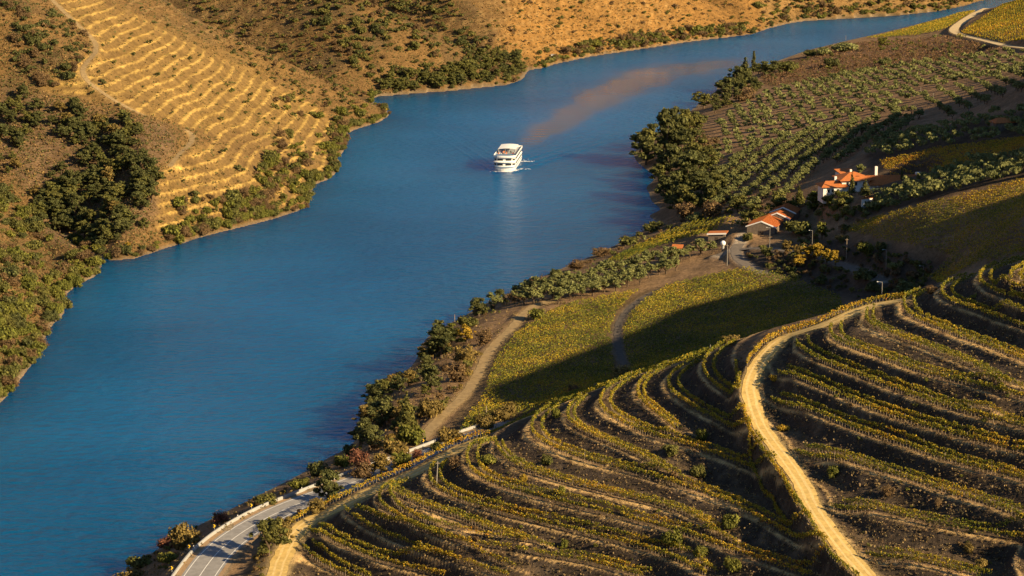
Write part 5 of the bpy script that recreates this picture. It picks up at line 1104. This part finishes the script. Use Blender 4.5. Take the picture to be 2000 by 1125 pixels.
# ------------------------------------------------------------------ farm buildings
M_WALL = plain('white_render', (.74, .71, .65), .85, .08, .7, bump=.05); M_TILE = plain('terracotta_tiles', (.42, .135, .035), .85, .25, 1.6, bump=.3); M_STONE = plain('grey_brown_schist_wall', (.16, .125, .095), .9, .35, 1.4, bump=.5); M_GLASS = plain('dark_window_glass', (.02, .025, .03), .15, .05, 1, 0, .6); M_TRIM = plain('white_trim', (.80, .78, .74), .7, .04); M_DARKWOOD = plain('dark_door', (.07, .05, .035), .7, .2)
def hip_roof(x0, x1, y0, y1, z, h, ov=.5, ridge=.5, th=.16):
    """hipped roof; ridge = share of the long side kept as ridge"""
    x0 -= ov; x1 += ov; y0 -= ov; y1 += ov; cx, cy = (x0 + x1) / 2, (y0 + y1) / 2; mb = MB()
    if x1 - x0 >= y1 - y0: r = (x1 - x0) / 2 * ridge; A, B = (cx - r, cy, z + h), (cx + r, cy, z + h)
    else: r = (y1 - y0) / 2 * ridge; A, B = (cx, cy - r, z + h), (cx, cy + r, z + h)
    c = [(x0, y0, z), (x1, y0, z), (x1, y1, z), (x0, y1, z)]; d = [(p[0], p[1], z - th) for p in c]
    if x1 - x0 >= y1 - y0: mb.quad(c[0], c[1], B, A); mb.quad(c[2], c[3], A, B); mb.quad(c[1], c[2], B); mb.quad(c[3], c[0], A)
    else: mb.quad(c[1], c[2], B, A); mb.quad(c[3], c[0], A, B); mb.quad(c[0], c[1], A); mb.quad(c[2], c[3], B)
    for i in range(4): j = (i + 1) % 4; mb.quad(d[i], d[j], c[j], c[i])
    mb.quad(*d[::-1]); return mb
def gable_roof(x0, x1, y0, y1, z, h, ov=.4, th=.18):
    """ridge runs along y"""
    x0 -= ov; x1 += ov; cx = (x0 + x1) / 2; mb = MB()
    for ya, yb in ((y0, y1),):
        mb.hexa([(x0, ya, z - th), (cx, ya, z + h - th), (cx, yb, z + h - th), (x0, yb, z - th)], [(x0, ya, z), (cx, ya, z + h), (cx, yb, z + h), (x0, yb, z)])
        mb.hexa([(cx, ya, z + h - th), (x1, ya, z - th), (x1, yb, z - th), (cx, yb, z + h - th)], [(cx, ya, z + h), (x1, ya, z), (x1, yb, z), (cx, yb, z + h)])
    return mb
def tile_rows(parent, x0, x1, y0, y1, z, h, axis='y', n=9):
    """raised courses of tile so the slope is not flat"""
    mb = MB(); 
    if axis == 'y':
        cx = (x0 + x1) / 2; k = int((y1 - y0) / .55)
        for i in range(k):
            y = y0 + (i + .5) * (y1 - y0) / k
            mb.tube((x0, y, z + .03), (cx, y, z + h + .03), .09, .09, 4); mb.tube((cx, y, z + h + .03), (x1, y, z + .03), .09, .09, 4)
    else:
        cy = (y0 + y1) / 2; k = int((x1 - x0) / .55)
        for i in range(k):
            x = x0 + (i + .5) * (x1 - x0) / k
            mb.tube((x, y0, z + .03), (x, cy, z + h + .03), .09, .09, 4); mb.tube((x, cy, z + h + .03), (x, y1, z + .03), .09, .09, 4)
    return tag(mb.build('tile_ribs', M_TILE, parent), kind='stuff')
def window(parent, x, y, z, w, h, ny=-1, axis='y'):
    if axis == 'y':
        f = MB().box(x - w / 2 - .1, x + w / 2 + .1, min(y, y + ny * .06), max(y, y + ny * .06), z - .1, z + h + .1).build('window', M_TRIM, parent)
        MB().box(x - w / 2, x + w / 2, min(y + ny * .061, y + ny * .09), max(y + ny * .061, y + ny * .09), z, z + h).build('pane', M_GLASS, f)
    else:
        f = MB().box(min(x, x + ny * .06), max(x, x + ny * .06), y - w / 2 - .1, y + w / 2 + .1, z - .1, z + h + .1).build('window', M_TRIM, parent)
        MB().box(min(x + ny * .061, x + ny * .09), max(x + ny * .061, x + ny * .09), y - w / 2, y + w / 2, z, z + h).build('pane', M_GLASS, f)
hx, hy, hz = PADZ['house']
hx, hy, hz = hx + 1.5, hy, hz
H = link('farmhouse', None, None, (hx, hy, hz - .2), R(8), 1.08); tag(H, 'white farmhouse with orange hipped roof and long red roofed wing', 'house')
MB().box(-4.6, 5.4, -4, 5, -3, 4.3).build('wall', M_WALL, H)
rf = hip_roof(-4.6, 5.4, -4, 5, 4.35, 2.2, 1.0, .12).build('roof', M_TILE, H); MB().box(-.35, .35, 1.2, 1.9, 5.3, 7.2).build('chimney', M_WALL, rf); MB().box(.8, 2.0, -2.6, -1.6, 5.35, 5.5).build('skylight', M_GLASS, rf)
lw = MB().box(-11.5, -4.62, -5, 2, -3.5, 2.3).build('lower_wall', M_WALL, H)
r2 = hip_roof(-11.5, -3.2, -5, 2, 2.35, 1.5, .8, .5).build('lower_roof', M_TILE, H); MB().box(-6.4, -5.6, -.9, -.2, 2.9, 5.2).build('chimney', M_WALL, r2)
MB().box(5.42, 24, -4.4, 3.6, -3, 2.9).build('wing_wall', M_WALL, H)
wr = MB(); y0, y1, zc = -6.2, 4.2, -.4
wr.hexa([(4.6, y0, 2.55), (24.6, y0, 2.55), (24.6, zc, 5.0), (4.6, zc, 5.0)], [(4.6, y0, 2.75), (24.6, y0, 2.75), (24.6, zc, 5.2), (4.6, zc, 5.2)]); wr.hexa([(4.6, zc, 5.0), (24.6, zc, 5.0), (24.6, y1, 2.75), (4.6, y1, 2.75)], [(4.6, zc, 5.2), (24.6, zc, 5.2), (24.6, y1, 2.95), (4.6, y1, 2.95)])
wro = wr.build('wing_roof', M_TILE, H); mb = MB()
for i in range(36): xx = 4.8 + i * .55; mb.tube((xx, y0, 2.78), (xx, zc, 5.23), .09, .09, 4)
tag(mb.build('tile_ribs', M_TILE, wro), kind='stuff'); MB().box(8.4, 9.3, .2, 1.1, 3.9, 8.2).build('chimney', M_WALL, wro)
MB().box(23.0, 24.9, -1.5, .6, -2, 5.9).build('end_block', M_WALL, H)
for xx in (7.5, 11.5, 15.5, 19.5): MB().box(xx - .22, xx + .22, -6.0, -5.56, -3, 2.5).build('porch_column', M_TRIM, H)
for xx in (9, 13, 17): MB().box(xx - .7, xx + .7, -4.47, -4.41, -.4, 1.9).build('door', M_DARKWOOD, H)
for xx in (-2.6, .4, 3.4): window(H, xx, -4.001, 2.4, .9, 1.2)
window(H, -9.6, -5.001, .3, .8, 1.2); window(H, -8.1, -5.001, .3, .8, 1.2); window(H, -6.2, -5.001, .3, .8, 1.2)
for yy in (-2, 1.5): window(H, -4.601, yy, 3.45, .8, .7, -1, 'x')
# white outbuilding behind
x, y, z = at_ground(1655, 344); B = link('outbuilding', None, None, (x + .5, y + 7, z - 2.4), R(20)); tag(B, 'small white outbuilding with orange roof behind the farmhouse', 'house')
MB().box(-3.6, 3.6, -2.4, 2.4, -3, 2.8).build('wall', M_WALL, B); gr = MB().hexa([(-4, -2.9, 2.6), (4, -2.9, 2.6), (4, 2.9, 3.7), (-4, 2.9, 3.7)], [(-4, -2.9, 2.8), (4, -2.9, 2.8), (4, 2.9, 3.9), (-4, 2.9, 3.9)]).build('roof', M_TILE, B); window(B, -1, -2.401, .8, .9, 1.1)
x, y, z = at_ground(1693, 402); w = link('garden_wall', None, None, (x, y, z), R(35)); tag(w, 'white garden wall below the farmhouse', 'wall')
MB().box(-2.6, 2.6, -.15, .15, -1.5, 2.6).build('wall_face', M_WALL, w); MB().box(-2.7, 2.7, -.25, .25, 2.601, 2.75).build('coping', M_TILE, w)
# barn of three stepped gables
bx_, by_, bz_ = PADZ['barn']; x, y, z = at_ground(1487, 462)
bn = link('barn', None, None, (x, y + 2.0, bz_ - .2), R(-17)); tag(bn, 'long schist barn with stepped orange roofs and white verges', 'barn')
for k, (ox_, oy_, L_, zz) in enumerate([(0, 0, 16, 2.5), (2.8, 16.3, 10, 3.0), (3.2, 26.6, 11, 3.4)]):
    wd = 5.2 if k == 0 else 4.6
    mb = MB().box(ox_ - wd, ox_ + wd, oy_, oy_ + L_, -3, zz); mb.hexa([(ox_ - wd, oy_, zz), (ox_ + wd, oy_, zz), (ox_, oy_, zz + 1.85)], [(ox_ - wd, oy_ + L_, zz), (ox_ + wd, oy_ + L_, zz), (ox_, oy_ + L_, zz + 1.85)]); mb.build('wall', M_STONE, bn)
    r = gable_roof(ox_ - wd, ox_ + wd, oy_ + .35, oy_ + L_ - .02, zz + .12, 2.05).build('roof', M_TILE, bn); tile_rows(r, ox_ - wd - .4, ox_ + wd + .4, oy_ + .5, oy_ + L_ - .1, zz + .12, 2.05)
    vg = MB(); 
    for s_ in (-1, 1): vg.hexa([(ox_ + s_ * (wd + .55), oy_ - .15, zz - .12), (ox_, oy_ - .15, zz + 2.0), (ox_, oy_ + .34, zz + 2.0), (ox_ + s_ * (wd + .55), oy_ + .34, zz - .12)], [(ox_ + s_ * (wd + .55), oy_ - .15, zz + .28), (ox_, oy_ - .15, zz + 2.42), (ox_, oy_ + .34, zz + 2.42), (ox_ + s_ * (wd + .55), oy_ + .34, zz + .28)])
    vg.build('white_verge', M_TRIM, bn)
MB().box(-.9, .9, -.06, -.005, -1.2, 1.3).build('door', M_DARKWOOD, bn)
x, y, z = at_ground(1400, 472); sh = link('shed', None, None, (x, y + 1, z), R(-14)); tag(sh, 'small stone shed with orange roof beside the small vineyard', 'shed')
MB().box(-3.2, 3.2, 0, 5, -2, 2.6).build('wall', M_STONE, sh); rr_ = MB().hexa([(-3.6, -.4, 2.45), (3.6, -.4, 2.95), (3.6, 5.4, 2.95), (-3.6, 5.4, 2.45)], [(-3.6, -.4, 2.75), (3.6, -.4, 3.25), (3.6, 5.4, 3.25), (-3.6, 5.4, 2.75)]).build('roof', M_TILE, sh); MB().hexa([(-3.65, -.55, 2.3), (3.65, -.55, 2.8), (3.65, -.42, 2.8), (-3.65, -.42, 2.3)], [(-3.65, -.55, 2.85), (3.65, -.55, 3.35), (3.65, -.42, 3.35), (-3.65, -.42, 2.85)]).build('fascia', M_TRIM, sh); MB().box(-.6, .6, -.05, -.005, -.6, 1.5).build('door', M_DARKWOOD, sh)
x, y, z = at_ground(1322, 496); hu = link('pump_hut', None, None, (x, y, z), R(-12)); tag(hu, 'tiny hut with orange roof among the riverside olives', 'hut')
MB().box(-1.8, 1.8, 0, 2.6, -1, 2.2).build('wall', M_STONE, hu); MB().hexa([(-2.1, -.3, 2.1), (2.1, -.3, 2.1), (2.1, 2.9, 2.9), (-2.1, 2.9, 2.9)], [(-2.1, -.3, 2.3), (2.1, -.3, 2.3), (2.1, 2.9, 3.1), (-2.1, 2.9, 3.1)]).build('roof', M_TILE, hu)
x, y, z = at_ground(1412, 486); tk = link('water_tank', None, None, (x, y, z)); tag(tk, 'round white tank on a stand beside the riverside olives', 'tank')
MB().ball((0, 0, 2.1), 1.0, 16, 10).build('tank', M_WHITE, tk); MB().tube((0, 0, -.5), (0, 0, 1.3), .55, .45, 10).build('stand', M_CONC, tk)
x, y, z = at_ground(1958, 252); rh = link('hill_cottage', None, None, (x, y, z), R(15)); tag(rh, 'small shaded cottage with red roof on the right hillside', 'house')
MB().box(-4, 4, -2.5, 2.5, -2, 2.8).build('wall', M_STONE, rh); hip_roof(-4, 4, -2.5, 2.5, 2.85, 1.6, .5, .5).build('roof', M_TILE, rh)
x, y, z = at_ground(1081, 112); wh = link('shore_hut', None, None, (x, y, z)); tag(wh, 'tiny white hut on the far shore below the orange hill', 'hut')
MB().box(-1.6, 1.6, -1, 1.5, -1, 1.9).build('wall', M_WALL, wh); MB().box(-1.8, 1.8, -1.2, 1.7, 1.905, 2.1).build('roof', M_CONC, wh)
# palm in the farmhouse garden
x, y, z = at_ground(1708, 385); pm = link('palm_tree', None, None, (x, y, z)); tag(pm, 'small palm with arching fronds in front of the farmhouse wing', 'palm')
MB().tube((0, 0, -.3), (0, 0, 2.6), .3, .22, 8).build('trunk', M_BARK, pm)
pr_ = np.random.default_rng(4); M_PALM = plain('palm_green', (.07, .09, .03), .6, .2, 2)
for k in range(14):
    a = k * 2.4; el = pr_.uniform(.1, 1.1); mb = MB(); pts = [Vector((math.cos(a) * t * 2.4 * math.cos(el * (1 - .5 * t)), math.sin(a) * t * 2.4 * math.cos(el * (1 - .5 * t)), 2.6 + 2.2 * t * math.sin(el) - 1.3 * t * t)) for t in (0, .25, .5, .75, 1)]
    sd_ = Vector((-math.sin(a), math.cos(a), 0))
    for i in range(4):
        w0, w1 = .38 * math.sin(math.pi * (.15 + .2 * i)), .38 * math.sin(math.pi * (.15 + .2 * (i + 1))) * (i < 3); mb.quad(pts[i] - sd_ * w0, pts[i], pts[i + 1], pts[i + 1] - sd_ * w1); mb.quad(pts[i], pts[i] + sd_ * w0, pts[i + 1] + sd_ * w1, pts[i + 1])
    mb.build('frond', M_PALM, pm)
# ------------------------------------------------------------------ the river ship
M_HULL = plain('ship_white_paint', (.80, .79, .76), .35, .03, .5); M_DECK = plain('ship_deck', (.30, .33, .36), .7, .1, 1); M_SHADE = plain('ship_window_tint', (.03, .035, .04), .2, .1, 1, 0, .6); M_BLUE = plain('ship_blue_band', (.10, .17, .28), .5, .05, 1); M_CANVAS = plain('white_canvas', (.76, .75, .73), .8, .04, 1)
sp = link('river_ship', None, None, (SHIP_X, SHIP_Y, 0), -.104); tag(sp, 'white two deck river cruise ship sailing towards the viewer', 'ship')
LN = SHIP_LEN
def outline(bow, w, y0, y1, n=9):
    """plan outline, bow at y0 rounded"""
    pts = [(w * math.sin(math.pi / 2 * t) ** .8 * s_, y0 + bow * (1 - math.cos(math.pi / 2 * t))) for s_, ts in ((1, np.linspace(0, 1, n)), ) for t in ts]
    L_ = [(-p[0], p[1]) for p in pts[::-1]]; return L_[:-1] + pts + [(w, y1), (-w, y1)]
def prism(o, z0, z1, top=None): t = top or o; return MB().hexa([(p[0], p[1], z0) for p in o], [(p[0], p[1], z1) for p in t])
hull = prism(outline(6.5, 4.7, .6, LN), -.5, 2.0, outline(5.5, 5.3, -.6, LN)).build('hull', M_HULL, sp)
prism(outline(5.6, 5.35, -.72, LN + .05), 2.001, 2.25).build('rubbing_strake', M_BLUE, hull)
d1 = prism(outline(3.0, 5.15, 1.6, LN - .6), 2.251, 4.45).build('lower_cabin', M_HULL, sp)
d2 = prism(outline(2.4, 5.1, 2.6, LN - 1.0), 4.62, 6.65).build('upper_cabin', M_HULL, sp)
prism(outline(3.4, 5.45, .8, LN - .3), 4.451, 4.62).build('deck_edge', M_HULL, sp); prism(outline(3.0, 5.5, 1.6, LN - .3), 6.651, 6.86).build('sun_deck', M_DECK, sp)
rail = MB(); ol = outline(3.0, 5.45, 1.7, LN - .4)
for i in range(len(ol)):
    a, b = ol[i], ol[(i + 1) % len(ol)]; rail.quad((a[0], a[1], 6.87), (b[0], b[1], 6.87), (b[0], b[1], 7.75), (a[0], a[1], 7.75))
rail.build('bulwark', M_HULL, sp)
MB().box(-4.6, 4.6, 5.4, 5.55, 6.87, 8.0).build('windscreen', M_BLUE, sp)
for z0, z1, par_, yf in ((2.95, 3.95, d1, 1.6), (5.2, 6.1, d2, 2.6)):
    for k in range(9):
        y_ = 6.2 + k * 3.25
        for s_ in (-1, 1): MB().box(s_ * 5.11 if s_ < 0 else 5.05, s_ * 5.05 if s_ < 0 else 5.20, y_, y_ + 2.4, z0, z1).build('side_window', M_SHADE, par_)
    bow_ = 3.0 if yf < 2 else 2.4; wv = 5.15 if yf < 2 else 5.1
    for t0, t1 in ((-.86, -.5), (-.42, -.05), (.05, .42), (.5, .86)):
        mb = MB(); n_ = 4; f_ = lambda t: (wv * math.sin(math.pi / 2 * abs(t)) ** .8 * (1 if t > 0 else -1) * 1.012, yf + bow_ * (1 - math.cos(math.pi / 2 * abs(t))) - .06)
        for i in range(n_):
            a, b = f_(t0 + (t1 - t0) * i / n_), f_(t0 + (t1 - t0) * (i + 1) / n_); mb.hexa([(a[0], a[1], z0), (b[0], b[1], z0), (b[0], b[1] + .12, z0), (a[0], a[1] + .12, z0)], [(a[0], a[1], z1), (b[0], b[1], z1), (b[0], b[1] + .12, z1), (a[0], a[1] + .12, z1)])
        mb.build('front_window', M_SHADE, par_)
cn = MB(); n_ = 6
for i in range(n_):
    x0, x1 = -4.3 + 8.6 * i / n_, -4.3 + 8.6 * (i + 1) / n_; z0, z1 = 9.2 + .35 * math.sin(math.pi * i / n_), 9.2 + .35 * math.sin(math.pi * (i + 1) / n_)
    cn.hexa([(x0, 14, z0), (x1, 14, z1), (x1, 29, z1), (x0, 29, z0)], [(x0, 14, z0 + .14), (x1, 14, z1 + .14), (x1, 29, z1 + .14), (x0, 29, z0 + .14)])
cn_o = cn.build('canopy', M_CANVAS, sp)
for s_ in (-1, 1):
    for y_ in (14.3, 19, 24, 28.7): MB().tube((s_ * 4.1, y_, 6.87), (s_ * 4.1, y_, 9.2), .07, .07).build('canopy_post', M_HULL, cn_o)
MB().box(-2.2, 2.2, 30.5, 34, 6.87, 8.8).build('funnel_house', M_HULL, sp); MB().tube((0, 6.5, 6.87), (0, 6.5, 10.2), .07, .04).build('mast', M_HULL, sp)
# passengers on the sun deck and the fore deck: seated figures
def person_mesh():
    me = bpy.data.meshes.new('person'); v = [(0, 0, .50), (0, .03, .78), (0, .02, 1.02), (0, .0, 1.16), (0, -.02, 1.30), (.20, .02, 1.0), (.26, -.12, .76), (.18, -.30, .66), (-.20, .02, 1.0), (-.26, -.12, .76), (-.18, -.30, .66), (.12, -.42, .50), (.12, -.46, .08), (-.12, -.42, .50), (-.12, -.46, .08)]
    e = [(0, 1), (1, 2), (2, 3), (3, 4), (2, 5), (5, 6), (6, 7), (2, 8), (8, 9), (9, 10), (0, 11), (11, 12), (0, 13), (13, 14)]; me.from_pydata(v, e, [])
    o = bpy.data.objects.new('person', me); COL.objects.link(o); o.modifiers.new('skin', 'SKIN'); rad = [.16, .17, .17, .06, .12, .07, .055, .045, .07, .055, .045, .085, .06, .085, .06]
    for i, r in enumerate(rad): me.skin_vertices[0].data[i].radius = (r, r); me.skin_vertices[0].data[i].use_root = (i == 0)
    bpy.context.view_layer.update(); dg = bpy.context.evaluated_depsgraph_get(); m2 = bpy.data.meshes.new_from_object(o.evaluated_get(dg)); m2.name = 'person'; bpy.data.objects.remove(o); return m2
pmesh = person_mesh(); SHIRTS = [('red', (.45, .05, .04)), ('white', (.75, .73, .7)), ('dark blue', (.04, .06, .16)), ('orange', (.55, .2, .05)), ('black', (.03, .03, .03)), ('pink', (.55, .25, .22))]
shm = []
for nm, c in SHIRTS:
    m = plain(nm.replace(' ', '_') + '_clothes', c, .8, .15, 6); me = pmesh.copy(); me.materials.clear(); me.materials.append(m); shm.append((nm, me))
SKIN = plain('skin', (.45, .26, .18), .6, .05); HAIR = plain('hair', (.06, .04, .03), .8, .2)
headm = MB().ball((0, -.03, 1.32), (.10, .115, .13), 10, 7).mesh('head', SKIN); hairm = MB().ball((0, .0, 1.36), (.108, .11, .12), 10, 7).mesh('hair', HAIR)
ca_, sa_ = math.cos(-.104), math.sin(-.104)
spots = [(x_ + prng.uniform(-.2, .2), y_ + prng.uniform(-.3, .3), 6.87) for y_ in (7.5, 9.6, 11.6, 13.4, 15.5, 18) for x_ in (-3.4, -1.7, 0, 1.7, 3.4) if prng.random() < .62]
for k, (lx, ly, lz) in enumerate(spots):
    nm, me = shm[k % len(shm)]; o = link('person', me, None, (SHIP_X + ca_ * lx - sa_ * ly, SHIP_Y + sa_ * lx + ca_ * ly, lz + .0), -.104 + prng.uniform(-.6, .6))
    tag(o, 'seated passenger in %s clothes on the open top deck of the ship' % nm, 'person', 'passengers in %s on the sun deck' % nm); link('head', headm, o); link('hair', hairm, o)
# foam at the hull
M_FOAM = plain('white_foam', (.78, .8, .8), .9, .08, 2)
fo = MB(); frg = np.random.default_rng(9)
def foam_patch(lx, ly, sx, sy, n):
    for i in range(n):
        x_, y_ = lx + frg.normal(0, sx), ly + frg.normal(0, sy); r = frg.uniform(.12, .38); wx, wy = SHIP_X + ca_ * x_ - sa_ * y_, SHIP_Y + sa_ * x_ + ca_ * y_; k = 5
        fo.quad(*[(wx + r * 1.6 * math.cos(6.283 * j / k), wy + r * math.sin(6.283 * j / k), .20 + .02 * (i % 5)) for j in range(k)])
foam_patch(0, -.6, 2.2, .5, 60); foam_patch(-4.2, 3.0, .8, 1.4, 45); foam_patch(5.6, 5, 1.0, 1.6, 45); foam_patch(8.4, 33, 1.6, .8, 50); foam_patch(8.8, 9, 1.3, .7, 40); foam_patch(0, 39, 3, 1.5, 70)
tag(fo.build('bow_foam', M_FOAM), 'white foam around the hull of the ship', 'foam', None, 'stuff')

# ------------------------------------------------------------------ labels: tell the look-alikes apart by their place
_by = {}
for o in COL.objects:
    if o.parent is None and 'label' in o.keys() and o.get('kind') is None: _by.setdefault(o['label'], []).append(o)
for lab, obs in _by.items():
    if len(obs) < 2: continue
    pv = [(project(o.location.x, o.location.y, o.location.z), o) for o in obs]; pv.sort(key=lambda q: -q[0][1])
    nb = max(1, round(len(obs) / 9)); size = math.ceil(len(obs) / nb)
    for b in range(nb):
        band = sorted(pv[b * size:(b + 1) * size], key=lambda q: q[0][0])
        for i, (_, o) in enumerate(band):
            base = ' '.join(lab.split()[:9])
            o['label'] = base + (', %s from left' % _ordw(i)) + (', %s tier up' % _ordw(b) if nb > 1 else '')
